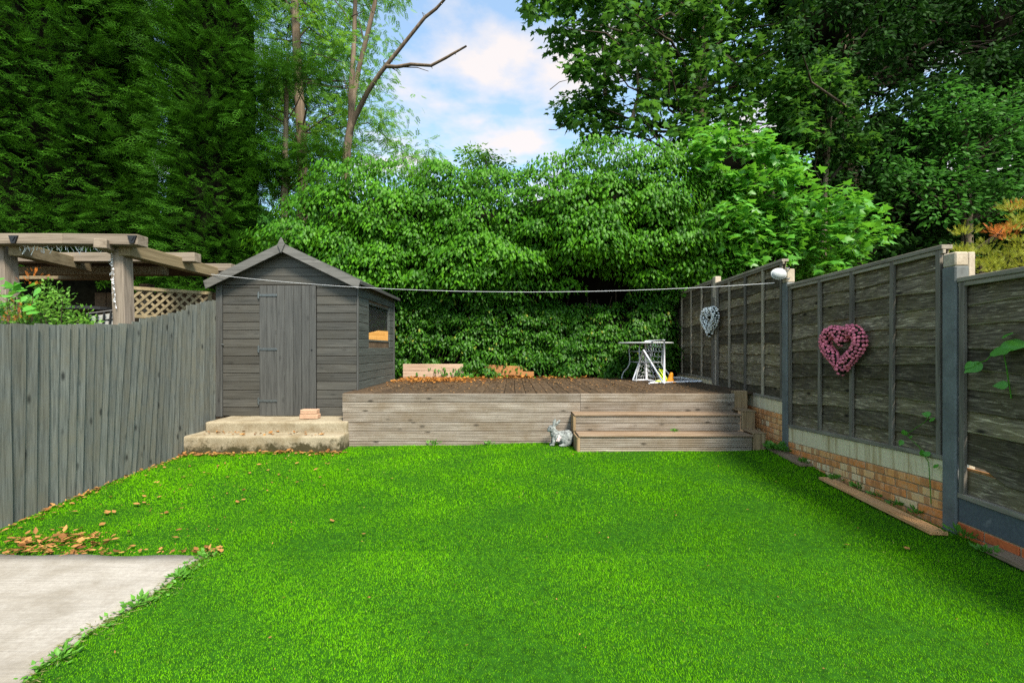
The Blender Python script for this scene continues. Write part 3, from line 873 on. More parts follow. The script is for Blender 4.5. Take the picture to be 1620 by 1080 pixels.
# boards along the back of the deck, under the ivy
pb = thing('planter_edging', 'two pinkish timber boards edging the ivy bed behind the shed corner', 'edging', (-1.6, 8.7, DECKZ))
for (z0, z1) in ((DECKZ + 0.005, DECKZ + 0.15), (DECKZ + 0.155, DECKZ + 0.29)):
    part('plank', MB().box(-2.21, -0.985, 8.70, 8.745, z0, z1, 0.006), M_pinkwood, pb)
pb = thing('fallen_fence_board', 'rust brown boards lying propped under the ivy at the back of the deck', 'board', (-0.4, 8.82, DECKZ))
for (xa, xb, z0, z1, r) in ((-0.97, 0.05, 0.0, 0.13, 0.03), (-0.6, 0.22, 0.13, 0.25, -0.05), (-0.3, 0.45, 0.02, 0.12, -0.02)):
    def fn(a, b, c, r=r, xa=xa): return (a, b + 0.05 * (c - DECKZ), c + (a - xa) * r)
    part('plank', MB().box(xa, xb, 8.82 + z0 * 0.3, 8.845 + z0 * 0.3, DECKZ + z0 + 0.03, DECKZ + z1 + 0.025, 0.005, fn), M_rustwood, pb)

# ------------------------------------------------------------------ right fence: posts, panels, gravel boards, brick wall
POST = [(3.02, 3.12, 1.985), (5.085, 5.185, 2.25), (7.18, 7.28, 2.515), (9.46, 9.56, 2.62)]
plabel = ['wide blue grey painted concrete post right of the pink heart wreath',
          'grey painted concrete post carrying the white washing line reel',
          'concrete post directly behind the silver heart wreath',
          'slim weathered fence post at the far back corner of the deck by the ivy']
for i, (y0, y1, zt) in enumerate(POST):
    xx = float(rfx(y1)); t = thing('fence_post', plabel[i], 'post', (xx, y0, 0), 'posts of the right hand fence')
    zp = zt - (0.10 if i == 0 else 0.16)
    if i < 2:
        part('painted_shaft', MB().box(xx - 0.003, xx + 0.097, y0, y1, -0.1, zp, 0.008), M_post_paint, t)
        part('bare_top', MB().box(xx, xx + 0.094, y0 + 0.003, y1 - 0.003, zp, zt, 0.008), M_post_raw, t)
        if i == 0:
            part('outer_web', MB().box(xx + 0.098, xx + 0.15, y0 + 0.01, y1 - 0.01, -0.1, zt, 0.006), M_post_raw, t)
    else:
        part('shaft', MB().box(xx, xx + 0.1, y0, y1, 0.5, zt, 0.008), M_post_raw if i == 2 else M_batten_l, t)
        part('cover_batten', MB().box(xx - 0.022, xx - 0.001, y0 + 0.02, y0 + 0.075, 0.72, zt - 0.35, 0.003), M_batten, t)

def waney(parent, y0, y1, zb, zt, nrow, hole=None, nseg=14):
    for r in range(nrow):
        mb = MB(); ph = random.uniform(0, 6); am = random.uniform(0.006, 0.016); v = []
        tilt = random.uniform(-0.008, 0.008)
        for s in range(nseg + 1):
            u = s / nseg; yy = y0 + (y1 - y0) * u
            b0 = zb(yy); t0 = zt(yy); h = (t0 - b0) / nrow
            wav = am * math.sin(u * 5 + ph) + 0.5 * am * math.sin(u * 13 + 2 * ph) + random.uniform(-0.002, 0.002) + tilt * (u - 0.5)
            zl = b0 + r * h - (0.012 if r else -0.002) + (wav if r else 0)
            zh = min(b0 + (r + 1) * h + 0.022, t0)
            if hole and r == hole[0] and hole[1] < yy < hole[2]:
                zl += hole[3]
            xb = float(rfx(yy)) + 0.062
            cup = 0.005 * math.sin(u * 7 + ph * 3)
            xl, xm, xh = xb - 0.022 + cup, xb - 0.013 + cup * 0.6, xb - 0.004
            zm = (zl + zh) / 2
            v += [(xl, yy, zl), (xl - 0.004, yy, zl + 0.0065), (xm - 0.002, yy, zm), (xh, yy, zh), (xh + 0.007, yy, zh), (xl + 0.008, yy, zl)]
        mb.v = v
        for s in range(nseg):
            for k in range(6):
                a, b = s * 6 + k, s * 6 + (k + 1) % 6
                mb.f.append([a, b, b + 6, a + 6])
        mb.f.append([0, 1, 2, 3, 4, 5]); mb.f.append([nseg * 6 + k for k in range(5, -1, -1)])
        o = part('board', mb, M_waney, parent, smooth=False)
        o.data.materials.append(M_waney_edge)
        for s in range(nseg):
            o.data.polygons[s * 6 + 5].material_index = 1
            if r % 3 != 1: o.data.polygons[s * 6].material_index = 1
def panel(label, y0, y1, zb0, zb1, zt0, zt1, nrow, bats, lightb=(), hole=None):
    zb = lambda y: zb0 + (zb1 - zb0) * (y - y0) / (y1 - y0)
    zt = lambda y: zt0 + (zt1 - zt0) * (y - y0) / (y1 - y0)
    t = thing('lap_fence', label, 'fence', (float(rfx((y0 + y1) / 2)) + 0.06, (y0 + y1) / 2, zb((y0 + y1) / 2)), 'panels of the right hand fence')
    waney(t, y0 + 0.012, y1 - 0.012, zb, lambda y: zt(y) - 0.03, nrow, hole)
    for k, u in enumerate(bats):
        yy = y0 + (y1 - y0) * u; hw_ = 0.018; xx = float(rfx(yy))
        le = random.uniform(-0.008, 0.008)
        def fn(a, b, c, le=le, yy=yy): return (a, b + le * (c - zb(yy)), c)
        part('batten', MB().box(xx + 0.008, xx + 0.034, yy - hw_, yy + hw_, zb(yy) - 0.0, zt(yy) - 0.032, 0.003, fn),
             M_batten_l if k in lightb else M_batten, t)
    for (dz0, dz1, xa, xb, nm) in ((-0.028, 0.004, 0.002, 0.085, 'cap_rail'), (-0.06, -0.029, 0.012, 0.036, 'top_rail')):
        def fn(a, b, c): return (float(rfx(b)) + a, b, zt(b) + c)
        part(nm, MB().box(xa, xb, y0 + 0.002, y1 - 0.002, dz0, dz1, 0.003, fn), M_cap, t)
    def fn(a, b, c): return (float(rfx(b)) + a, b, zb(b) + c)
    part('bottom_rail', MB().box(0.006, 0.039, y0 + 0.002, y1 - 0.002, -0.022, 0.012, 0.003, fn), M_cap, t)
    return t
p1 = panel('dark waney lap fence panel with a broken hole at the right edge of the picture', 1.0, 3.015, 0.285, 0.285, 1.79, 1.795, 10, (0.02, 0.34, 0.66, 0.985), hole=(1, 2.78, 3.2, 0.075))
part('broken_slat', MB().box(3.166, 3.175, 2.70, 3.0, 0.455, 0.475, 0.002), M_rustwood, p1, label='reddish bare edge of the broken board')
p2 = panel('dark waney lap fence panel carrying the pink heart wreath', 3.122, 5.083, 0.515, 0.40, 2.055, 2.06, 11, (0.02, 0.24, 0.475, 0.71, 0.98))
p3 = panel('dark waney lap panel between the silver heart wreath and the washing line reel', 5.187, 7.178, 0.685, 0.69, 2.385, 2.40, 12, (0.02, 0.245, 0.49, 0.75, 0.97), (3, 1))
p4 = panel('narrow looking dark fence panel behind the white goal at the deck side', 7.282, 9.458, 0.79, 0.80, 2.475, 2.50, 12, (0.02, 0.25, 0.5, 0.75, 0.97), (1, 2, 3))
p5 = panel('furthest dark fence panel half hidden by ivy behind the deck corner', 9.562, 11.4, 0.80, 0.80, 2.45, 2.45, 10, (0.05, 0.3, 0.6, 0.9), (0, 1))

def gravel(label, y0, y1, a0, a1, b0, b1, m):
    """concrete plinth board from z a (bottom) to b (top), sloping along Y"""
    def fn(x, y, z):
        u = (y - y0) / (y1 - y0)
        lo, hi = a0 + (a1 - a0) * u, b0 + (b1 - b0) * u
        return (float(rfx(y)) + x, y, lo + (hi - lo) * z)
    o = part('gravel_board', MB().box(0.018, 0.07, y0, y1, 0.0, 1.0, 0.006, fn), m)
    tag(o, label, 'gravel board', 'concrete gravel boards under the right fence')
gravel('grey painted concrete gravel board below the broken panel, furthest right', 1.0, 3.016, 0.098, 0.098, 0.26, 0.26, M_gravel_paint)
gravel('bare stained concrete gravel board under the panel with the pink heart', 3.124, 5.081, 0.333, 0.212, 0.49, 0.375, M_gravel)
gravel('stained concrete gravel board beside the timber steps', 5.189, 7.176, 0.51, 0.52, 0.66, 0.665, M_gravel)
gravel('pale concrete gravel board at deck level behind the goal', 7.284, 9.456, 0.62, 0.63, 0.765, 0.775, M_gravel)

bw = thing('brick_wall', 'low buff and orange brick wall under the concrete gravel boards on the right', 'wall', (3.2, 4.1, 0))
bl, bh, bd = 0.205, 0.058, 0.1
bmb = MB().box(-bd / 2, bd / 2, -bl / 2, bl / 2, -bh / 2, bh / 2, 0.004)
me_b = mesh_of('brick', bmb.v, bmb.f, M_brick); me_r = mesh_of('red_brick', bmb.v, bmb.f, M_redbrick)
hmb = MB().box(-bd / 2, bd / 2, -bl * 0.24, bl * 0.24, -bh / 2, bh / 2, 0.004)
me_h = mesh_of('half_brick', hmb.v, hmb.f, M_brick)
def bricks(y0, y1, ztop, ncourse, red=False):
    sl = math.atan((ztop(y1) - ztop(y0)) / (y1 - y0))
    mm = MB()
    def fn(x, y, z): return (float(rfx(y)) + x, y, ztop(y) - 0.002 + z)
    part('mortar', MB().box(0.022, 0.10, y0, y1, -0.5, 0.0, 0.0, fn), M_mortar, bw)
    for c in range(ncourse):
        y = y0 + (0.0 if c % 2 else -0.11)
        while y < y1 - 0.02:
            L = bl
            a, b = max(y, y0 + 0.002), min(y + L, y1 - 0.002)
            if b - a > 0.05:
                me = me_r if red else (me_h if (b - a) < 0.13 else me_b)
                yc = (a + b) / 2
                zc = ztop(yc) - 0.068 * (c + 0.5) - 0.004
                scl = (b - a) / (bl * 0.48 if me is me_h else bl)
                share('brick', me, bw, (float(rfx(yc)) + 0.064 + random.uniform(-0.003, 0.002), yc, zc), (sl + random.uniform(-.006, .006), 0, -0.066 + random.uniform(-.01, .01)), (1, scl, 1))
            y += L + 0.012
bricks(3.124, 5.081, lambda y: 0.333 - 0.0615 * (y - 3.124), 5)
bricks(5.189, 6.2, lambda y: 0.512, 7)
bricks(1.0, 3.016, lambda y: 0.097, 2, True)

# ------------------------------------------------------------------ planks on the lawn along the wall
def lplank(label, a, b, wd, m, th=0.024, zoff=0.012):
    a, b = np.array(a), np.array(b); d = (b - a); L = np.linalg.norm(d); d = d / L; s = np.array((d[1], -d[0]))
    def fn(x, y, z):
        p = a + d * (y * L) + s * x
        return (p[0], p[1], float(gz(p[0], p[1])) * 0 + zz0 + (zz1 - zz0) * y + z)
    zz0 = float(gz(*a)) + zoff; zz1 = float(gz(*b)) + zoff
    mb = MB()
    n = 5
    for k in range(n):                                      # ridged face, one solid board
        x0 = wd * k / n; x1 = wd * (k + 1) / n
        mb.box(x0 + 0.0015, x1 - 0.0015, 0.0, 1.0, th * 0.5, th, 0.001, fn)
    mb.box(0, wd, 0.0, 1.0, 0.0, th * 0.55, 0.002, fn)
    tag(part('plank', mb, m), label, 'plank', 'loose planks along the foot of the wall')
lplank('long orange brown grooved plank lying on the lawn by the brick wall', (2.89, 2.97), (3.03, 4.25), 0.115, M_cedar)
lplank('short worn brown plank on the lawn near the timber steps', (3.09, 4.62), (3.13, 5.42), 0.14, M_oldplank)
lplank('dark worn plank cut off by the right edge of the picture', (2.86, 1.6), (3.0, 2.78), 0.12, M_oldplank)
# ------------------------------------------------------------------ heart wreaths
def heart(t):
    return np.stack([16 * np.sin(t) ** 3, 13 * np.cos(t) - 5 * np.cos(2 * t) - 2 * np.cos(3 * t) - np.cos(4 * t)], -1) / 17.0
def rose_mesh(name, m):
    v, f = [], []
    rings = [(0.55, -0.3), (1.0, 0.15), (0.82, 0.62), (0.5, 0.5), (0.42, 0.85)]
    n = 6
    for j, (r, z) in enumerate(rings):
        for k in range(n):
            a = 2 * math.pi * (k + 0.5 * (j % 2)) / n
            v.append((r * math.cos(a), r * math.sin(a), z))
    for j in range(len(rings) - 1):
        for k in range(n):
            a, b = j * n + k, j * n + (k + 1) % n
            f.append([a, b, b + n, a + n])
    f.append([(len(rings) - 1) * n + k for k in range(n)])
    return mesh_of(name, v, f, m, True)
def wreath(label, yc, zc, H, rtube, rrose, n, me, m_core, xoff):
    xc = float(rfx(yc)) + xoff
    t = thing('heart_wreath', label, 'wreath', (xc, yc, zc), 'heart wreaths on the right fence')
    sc_ = (H - 2 * rtube) / 1.72
    ts = np.linspace(0, 2 * np.pi, 61)[:-1]
    h = heart(ts) * sc_ * np.array([1.04, 1.0])
    mb = MB(); k = 8; N = len(h)
    def frame(i):
        a = h[(i + 1) % N] - h[i - 1]; a = a / (np.linalg.norm(a) + 1e-9); return a
    for i in range(N):
        d = frame(i); nn = np.array((d[1], -d[0]))
        for j in range(k):
            ph = 2 * math.pi * j / k
            o = nn * math.cos(ph) * rtube * 0.86
            # heart x axis -> fence direction (Y), depth -> -X
            mb.v.append((xc - 0.0 + math.sin(ph) * rtube * 0.8, yc - (h[i][0] + o[0]), zc + h[i][1] + o[1] + 0.02))
    for i in range(N):
        for j in range(k):
            a, b = i * k + j, i * k + (j + 1) % k; i2 = ((i + 1) % N) * k
            mb.f.append([a, b, i2 + (j + 1) % k, i2 + j])
    part('wreath_base', mb, m_core, t, True)
    pts = []; tries = 0
    while len(pts) < n and tries < 9000:
        tries += 1
        i = RS.randint(N); ph = RS.uniform(math.pi * 0.86, 2.14 * math.pi)       # front facing half
        d = frame(i); nn = np.array((d[1], -d[0]))
        o = nn * math.cos(ph) * rtube
        p = np.array((xc + math.sin(ph) * rtube, yc - (h[i][0] + o[0]), zc + h[i][1] + o[1] + 0.02))
        if all(np.linalg.norm(p - q[0]) > rrose * 1.55 for q in pts):
            nv = Vector((math.sin(ph), -nn[0] * math.cos(ph), nn[1] * math.cos(ph)))
            pts.append((p, nv))
    for p, nv in pts:
        s = rrose * random.uniform(0.85, 1.12)
        nv = (nv + Vector((random.uniform(-.2, .2), random.uniform(-.2, .2), random.uniform(-.2, .2)))).normalized()
        share('rose', me, t, p, nv.to_track_quat('Z', 'Y').to_euler(), (s, s, s))
wreath('heart shaped wreath of pink roses hanging on the fence panel', 4.08, 1.30, 0.47, 0.05, 0.0165, 260, rose_mesh('rose', M_rose), M_wreath, -0.05)
wreath('heart shaped wreath of silver white roses hanging on a fence post', 7.17, 1.765, 0.485, 0.056, 0.0175, 240, rose_mesh('silver_rose', M_silver), M_wreath, -0.085)

# ------------------------------------------------------------------ washing line and reel
rx = float(rfx(5.09)); rl = thing('line_reel', 'white oval retractable washing line reel on the concrete fence post', 'reel', (rx, 5.08, 2.19))
part('reel_body', MB().ellipsoid((rx - 0.085, 5.10, 2.19), (0.088, 0.045, 0.062), None, 20, 12), M_greymetal, rl, True)
part('reel_rim', MB().tube([(rx - 0.085 + 0.09 * math.cos(a), 5.10, 2.19 + 0.063 * math.sin(a)) for a in np.linspace(0, 2 * math.pi, 25)], 0.007, 6, False), M_greymetal, rl, True)
mb = MB()
mb.tube([(rx - 0.03, 5.06, 2.25), (rx + 0.02, 5.07, 2.255), (rx + 0.03, 5.08, 2.24)], 0.006, 6)
mb.tube([(rx - 0.03, 5.06, 2.135), (rx + 0.02, 5.07, 2.125), (rx + 0.03, 5.08, 2.14)], 0.006, 6)
part('bracket', mb, M_metal, rl)
A = P(334, 434, 6.05); B = np.array((rx - 0.16, 5.06, CAMZ + (HORZ - 447.5) * 5.06 / FPX))
pts = []
for i in range(41):
    u = i / 40; p = A + (B - A) * u; p[2] -= 0.17 * 4 * u * (1 - u); pts.append(tuple(p))
tag(part('washing_line', MB().tube(pts, 0.0028, 6), M_line, None, True), 'pale washing line stretched across the garden from the shed eave to the reel', 'washing line')

# ------------------------------------------------------------------ goal frames, table and toys on the deck
gl = thing('toy_goal', 'small white goal standing on its side with a net on the deck', 'goal', (2.55, 7.5, DECKZ))
Yn, Yf = 7.27, 8.0
a0, a1 = P(1050.8, 606.5, Yn), P(1050.8, 538, Yn)
Yf = (CAMZ - DECKZ) * FPX / (602.0 - HORZ)
b0, b1 = P(1023, 601.5, Yf), P(1021, 540, Yf)
c1 = P(1018, 553.6, 7.75); d0 = P(1001.5, 602, 7.98)
R = 0.0155
for nm, p, q in (('upright', a0, a1), ('upright', b0, b1), ('crossbar', a1, b1), ('ground_bar', a0, b0), ('brace', a0 + np.array((-.012, 0.0, 0.01)), c1), ('brace', c1, d0), ('ground_bar', d0, b0)):
    p = p.copy(); q = q.copy()
    for e in (p, q):
        e[2] = max(e[2], DECKZ + R)
    part(nm, MB().tube([p, q], R, 10), M_white, gl, True)
def net(corners, nu, nv, sag, parent, rr=0.0028):
    p00, p10, p11, p01 = [np.array(c, float) for c in corners]; mb = MB()
    def at(u, v):
        p = (p00 * (1 - u) + p10 * u) * (1 - v) + (p01 * (1 - u) + p11 * u) * v
        s = math.sin(math.pi * u) * math.sin(math.pi * v)
        q = p + np.array(sag) * s + np.array((0.02 * math.sin(9 * u + 5 * v), 0.02 * math.sin(7 * v + 3 * u), 0.015 * math.sin(11 * u - 4 * v))) * s
        q[2] = max(q[2], DECKZ + 0.006)
        return q
    for i in range(nu + 1):
        mb.tube([at(i / nu + 0.5 / nu * (j % 2) * (0 < i < nu), j / (2 * nv)) for j in range(2 * nv + 1)], rr, 3, False)
    for j in range(nv + 1):
        mb.tube([at(i / (2 * nu), j / nv) for i in range(2 * nu + 1)], rr, 3, False)
    part('net', mb, M_net, parent, kind='stuff')
net((a0, b0, b1, a1), 9, 8, (-0.12, 0, 0.0), gl)
net((d0, b0, (b0 + b1) / 2, c1), 6, 6, (0.03, 0.06, 0), gl)
gf = thing('toy_goal', 'white goal frame lying flat on the deck boards', 'goal', (2.9, 7.4, DECKZ))
q = [P(1027.5, 607, 7.22), P(1109.5, 602.6, 7.75), P(1076, 596, 8.75), P(1055, 598, 8.6)]
for e in q:
    e[2] = DECKZ + R
q[0][1] = 7.3; q[0][0] = (1027.5 - CX) * 7.3 / FPX
for i in range(3):
    part('frame_tube', MB().tube([q[i], q[i + 1]], R, 10), M_white, gf, True)
part('frame_tube', MB().tube([q[3], q[0]], R, 10), M_white, gf, True)
net((q[0], q[1], q[2], q[3]), 8, 6, (0, 0, -0.02), gf)

tb = thing('garden_table', 'round grey patio table with bowed metal legs standing behind the goal', 'table', P(1022, 600, 8.25))
ctr = P(1021, 542, 8.25); ctr[2] = 1.415
mb = MB()
for (r_, z_) in ((0.50, 0.0), (0.51, 0.006), (0.505, 0.014), (0.47, 0.016)):
    pass
ring = [(ctr[0] + 0.5 * math.cos(a), ctr[1] + 0.5 * math.sin(a), ctr[2]) for a in np.linspace(0, 2 * math.pi, 41)]
part('table_rim', MB().tube(ring, 0.014, 8, False), M_greymetal, tb, True)
mb = MB().prism([(ctr[0] + 0.492 * math.cos(a), ctr[1] + 0.492 * math.sin(a)) for a in np.linspace(0, 2 * math.pi, 41)[:-1]], 2, ctr[2] - 0.004, ctr[2] + 0.004)
part('table_top', mb, M_greymetal, tb)
for k in range(4):
    a = math.radians(45 + 90 * k + 8); pts = []
    for (r, z) in ((0.22, 1.405), (0.30, 1.36), (0.325, 1.28), (0.31, 1.13), (0.31, 1.02), (0.36, 0.93), (0.44, 0.84), (0.47, 0.77), (0.475, DECKZ + 0.008)):
        pts.append((ctr[0] + r * math.cos(a), ctr[1] + r * math.sin(a), z))
    part('leg', MB().tube(pts, 0.0125, 8), M_greymetal, tb, True)
for zz, rr in ((1.255, 0.315), (1.05, 0.305)):
    mb = MB()
    c4 = [(ctr[0] + rr * math.cos(math.radians(53 + 90 * k)), ctr[1] + rr * math.sin(math.radians(53 + 90 * k)), zz) for k in range(5)]
    mb.tube(c4, 0.009, 6, False)
    part('leg_brace', mb, M_greymetal, tb, True)

# orange cone and yellow stumps
cz = P(1060, 603, 7.55); cz[2] = DECKZ + 0.02
pc = thing('toy_cone', 'small orange plastic cone tipped against the white goal', 'toy cone', cz)
mb = MB(); prof = [(0.062, 0.0), (0.06, 0.03), (0.045, 0.05), (0.036, 0.12), (0.024, 0.155), (0.012, 0.165)]
n = 16
for (r, z) in prof:
    for k in range(n):
        a = 2 * math.pi * k / n; mb.v.append((cz[0] + r * math.cos(a) + 0.16 * z, cz[1] + r * math.sin(a), cz[2] + z))
for j in range(len(prof) - 1):
    for k in range(n):
        a, b = j * n + k, j * n + (k + 1) % n; mb.f.append([a, b, b + n, a + n])
mb.f.append(list(range((len(prof) - 1) * n, len(prof) * n)))
part('cone_body', mb, M_ora, pc, True)
part('cone_foot', MB().box(cz[0] - 0.075, cz[0] + 0.075, cz[1] - 0.075, cz[1] + 0.075, DECKZ + 0.004, DECKZ + 0.022, 0.006), M_ora, pc)
sp = thing('toy_stumps', 'fluorescent yellow plastic stumps leaning beside the orange cone', 'toy', P(1045, 605, 7.6))
base = P(1040, 605, 7.5); base[2] = DECKZ + 0.012
for k, (dx0, dx1, h) in enumerate(((0.06, -0.03, 0.21), (0.10, 0.03, 0.23), (0.14, 0.07, 0.22))):
    p0 = base + np.array((dx0 + 0.06, 0.03 * k, 0.02)); p1 = base + np.array((dx1 + 0.05, 0.14, h))
    part('stump', MB().tube([p0, (p0 + p1) / 2, p1], [0.014, 0.0135, 0.011], 10), M_yel, sp, True)
part('stump_foot', MB().ellipsoid(base + np.array((0.03, 0.0, 0.012)), (0.075, 0.05, 0.026)), M_yel, sp, True)

# ------------------------------------------------------------------ rabbit ornament
BR = np.array((0.64, 5.60, 0.0)); zb_ = float(gz(0.64, 5.6)) + 0.005
rb = thing('rabbit_ornament', 'mottled grey stone rabbit ornament on the lawn against the deck front', 'garden ornament', (BR[0], BR[1], zb_))
S = 0.355
def rp_(x, y, z):  return (BR[0] + x * S, BR[1] + y * S, zb_ + z * S)
mb = MB()
Ry = lambda d: Matrix.Rotation(math.radians(d), 3, 'Y')
E = [((0.10, 0, 0.30), (0.36, 0.22, 0.25), Ry(-4)), ((0.24, 0, 0.30), (0.24, 0.24, 0.27), None), ((-0.14, 0, 0.33), (0.19, 0.18, 0.22), Ry(20)),
     ((-0.27, 0, 0.46), (0.12, 0.13, 0.17), Ry(25)), ((-0.34, 0, 0.62), (0.15, 0.125, 0.125), Ry(20)), ((-0.44, 0, 0.565), (0.085, 0.085, 0.075), Ry(10)),
     ((-0.38, 0.06, 0.58), (0.08, 0.06, 0.07), None), ((-0.38, -0.06, 0.58), (0.08, 0.06, 0.07), None),
     ((-0.255, -0.055, 0.84), (0.062, 0.036, 0.165), Ry(12)), ((-0.13, 0.055, 0.81), (0.062, 0.036, 0.165), Ry(42)),
     ((-0.29, -0.09, 0.17), (0.07, 0.06, 0.19), Ry(6)), ((-0.29, 0.09, 0.17), (0.07, 0.06, 0.19), Ry(6)),
     ((-0.34, -0.10, 0.035), (0.10, 0.055, 0.04), None), ((-0.34, 0.10, 0.035), (0.10, 0.055, 0.04), None),
     ((0.20, -0.17, 0.20), (0.20, 0.09, 0.19), Ry(-15)), ((0.20, 0.17, 0.20), (0.20, 0.09, 0.19), Ry(-15)),
     ((0.06, -0.20, 0.045), (0.19, 0.065, 0.05), None), ((0.06, 0.20, 0.045), (0.19, 0.065, 0.05), None),
     ((0.47, 0, 0.20), (0.085, 0.085, 0.09), None)]
for c, r, R_ in E:
    mb.ellipsoid(rp_(*c), [k * S for k in r], R_, 16, 10)
bo = part('body', mb, M_stone, rb, True)
rm = bo.modifiers.new('remesh', 'REMESH'); rm.mode = 'VOXEL'; rm.voxel_size = 0.0075; rm.use_smooth_shade = True
sm = bo.modifiers.new('smooth', 'SMOOTH'); sm.iterations = 3; sm.factor = 0.5
dpn = bpy.data.textures.new('fur_relief', 'CLOUDS'); dpn.noise_scale = 0.018
dm = bo.modifiers.new('fur', 'DISPLACE'); dm.texture = dpn; dm.strength = 0.012; dm.mid_level = 0.5
for s in (-1, 1):
    part('eye', MB().ellipsoid(rp_(-0.39, s * 0.112, 0.655), (0.0075, 0.005, 0.0075), None, 10, 7), M_black, rb, True)
for k in range(7):
    c = rp_(-0.16 + 0.035 * (k % 3) + 0.01 * k, -0.175 - 0.012 * (k % 2), 0.22 + 0.05 * (k // 2))
    fm = MB()
    for j in range(5):
        a = 2 * math.pi * j / 5
        fm.ellipsoid((c[0] + 0.010 * math.cos(a), c[1] - 0.002, c[2] + 0.010 * math.sin(a)), (0.0075, 0.005, 0.0075), None, 7, 5)
    part('flower', fm, M_flower, rb, True)

# ------------------------------------------------------------------ neighbour's trellis and pergola
TA, TB = np.array((-5.12, 5.70)), np.array((-4.40, 6.30))
TL = np.linalg.norm(TB - TA); td = (TB - TA) / TL; tn = np.array((td[1], -td[0]))
TZ0, TZ1 = 1.715, 2.135
tr = thing('trellis', 'diamond lattice trellis panel above the left fence next to the shed', 'trellis', (*((TA + TB) / 2), TZ0))
def tpt(u, d, z):
    p = TA + td * u + tn * d; return (p[0], p[1], z)
def tbox(u0, u1, d0, d1, z0, z1):
    return MB().box(u0, u1, d0, d1, z0, z1, 0.003, lambda a, b, c: tpt(a, b, c))
part('frame_rail', tbox(0, TL, -0.02, 0.03, TZ1 - 0.045, TZ1), M_trellis, tr)
part('frame_rail', tbox(0, TL, -0.02, 0.03, TZ0, TZ0 + 0.045), M_trellis, tr)
part('frame_stile', tbox(0, 0.045, -0.02, 0.03, TZ0 + 0.046, TZ1 - 0.046), M_trellis, tr)
part('frame_stile', tbox(TL - 0.045, TL, -0.02, 0.03, TZ0 + 0.046, TZ1 - 0.046), M_trellis, tr)
U0, U1, V0, V1 = 0.045, TL - 0.045, TZ0 + 0.045, TZ1 - 0.045
for s, d0 in ((1, 0.004), (-1, -0.006)):
    c = -1.0
    while c < TL + 1.0:
        # line u = c + s*(z-V0)
        zs_ = np.linspace(V0, V1, 60); us = c + s * (zs_ - V0) * 0.9
        k = (us > U0) & (us < U1)
        if k.sum() > 6:
            za, zb2 = zs_[k][0], zs_[k][-1]; ua, ub = us[k][0], us[k][-1]
            h = 0.02
            mb = MB().prism([(ua - h, za), (ua + h, za), (ub + h, zb2), (ub - h, zb2)], 1, d0, d0 + 0.009)
            mb.v = [tpt(a, b, z) for a, b, z in mb.v]
            part('slat', mb, M_trellis, tr)
        c += 0.108

pg = thing('pergola', 'weathered timber pergola of thick beams beyond the left fence', 'pergola', (-5.1, 5.6, 0))
def bar(nm, a, b, wd, ht, m, parent, side=None):
    """rectangular beam from a to b (points on its centre line)"""
    a, b = Vector(a), Vector(b); t = (b - a); L = t.length; t.normalize()
    up = Vector((0, 0, 1)) if abs(t.z) < 0.9 else Vector((0, 1, 0))
    s = t.cross(up).normalized(); u = s.cross(t).normalized()
    mb = MB().box(0, L, -wd / 2, wd / 2, -ht / 2, ht / 2, 0.006, lambda x, y, z: tuple(a + t * x + s * y + u * z))
    return part(nm, mb, m, parent)
def PX(px, py, Y): return tuple(P(px, py, Y))
bar('post', (-4.44, 4.98, 0.0), PX(192, 389, 4.98), 0.14, 0.14, M_pergola_z, pg)
bar('post', (-5.72, 4.98, 0.0), PX(6, 392, 4.98), 0.15, 0.15, M_pergola_z, pg)
bar('post', (-4.5, 7.3, 0.0), (-4.5, 7.3, 2.40), 0.15, 0.15, M_pergola_z, pg)
bar('post', (-6.2, 7.3, 0.0), (-6.2, 7.3, 2.40), 0.15, 0.15, M_pergola_z, pg)
bar('front_beam', PX(-60, 380, 4.86), PX(109, 380, 4.86), 0.15, 0.118, M_pergola, pg)
fb = bar('front_beam', PX(109.6, 380, 4.86), PX(226, 381.5, 4.86), 0.15, 0.118, M_pergola, pg)
bar('beam_stub', PX(158, 385, 4.72), PX(190, 398, 5.1), 0.12, 0.10, M_pergola, pg)
bar('side_beam', PX(196, 394, 4.9), PX(346, 433, 6.5), 0.13, 0.15, M_pergola_y, pg)
bar('side_beam', PX(24, 394, 4.9), PX(136, 421, 6.0), 0.13, 0.15, M_pergola_y, pg)
bar('cross_beam', PX(-40, 408, 5.75), PX(313, 408, 5.75), 0.13, 0.12, M_pergola, pg)
bar('cross_beam', PX(-40, 429, 6.55), PX(262, 429, 6.55), 0.13, 0.12, M_pergola_y, pg)
bar('cross_beam', PX(300, 424, 6.45), PX(370, 424, 6.45), 0.13, 0.11, M_pergola, pg)
bar('cross_beam', PX(-40, 437, 7.3), PX(210, 437, 7.3), 0.13, 0.12, M_pergola_y, pg)
for px in (21, 209):
    mb = MB()
    c = P(px, 379, 4.775)
    mb.prism([(c[0] - 0.05, c[2] + 0.045), (c[0] + 0.05, c[2] + 0.045), (c[0] + 0.02, c[2] - 0.04), (c[0] - 0.02, c[2] - 0.04)], 1, 4.768, 4.784)
    mb.prism([(c[0] - 0.03, c[2] + 0.03), (c[0] + 0.03, c[2] + 0.03), (c[0], c[2] - 0.02)], 1, 4.762, 4.767)
    part('bracket', mb, M_metal if False else M_black, pg)
# slatted back of the sitting area; unseen roof boards added to darken it
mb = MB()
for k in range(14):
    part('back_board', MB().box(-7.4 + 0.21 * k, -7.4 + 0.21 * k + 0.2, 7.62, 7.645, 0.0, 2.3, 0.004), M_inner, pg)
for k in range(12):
    part('added_shade_board', MB().box(-7.6, -4.95, 5.9 + 0.15 * k, 5.9 + 0.15 * k + 0.14, 2.60, 2.62, 0.004), M_inner, pg)

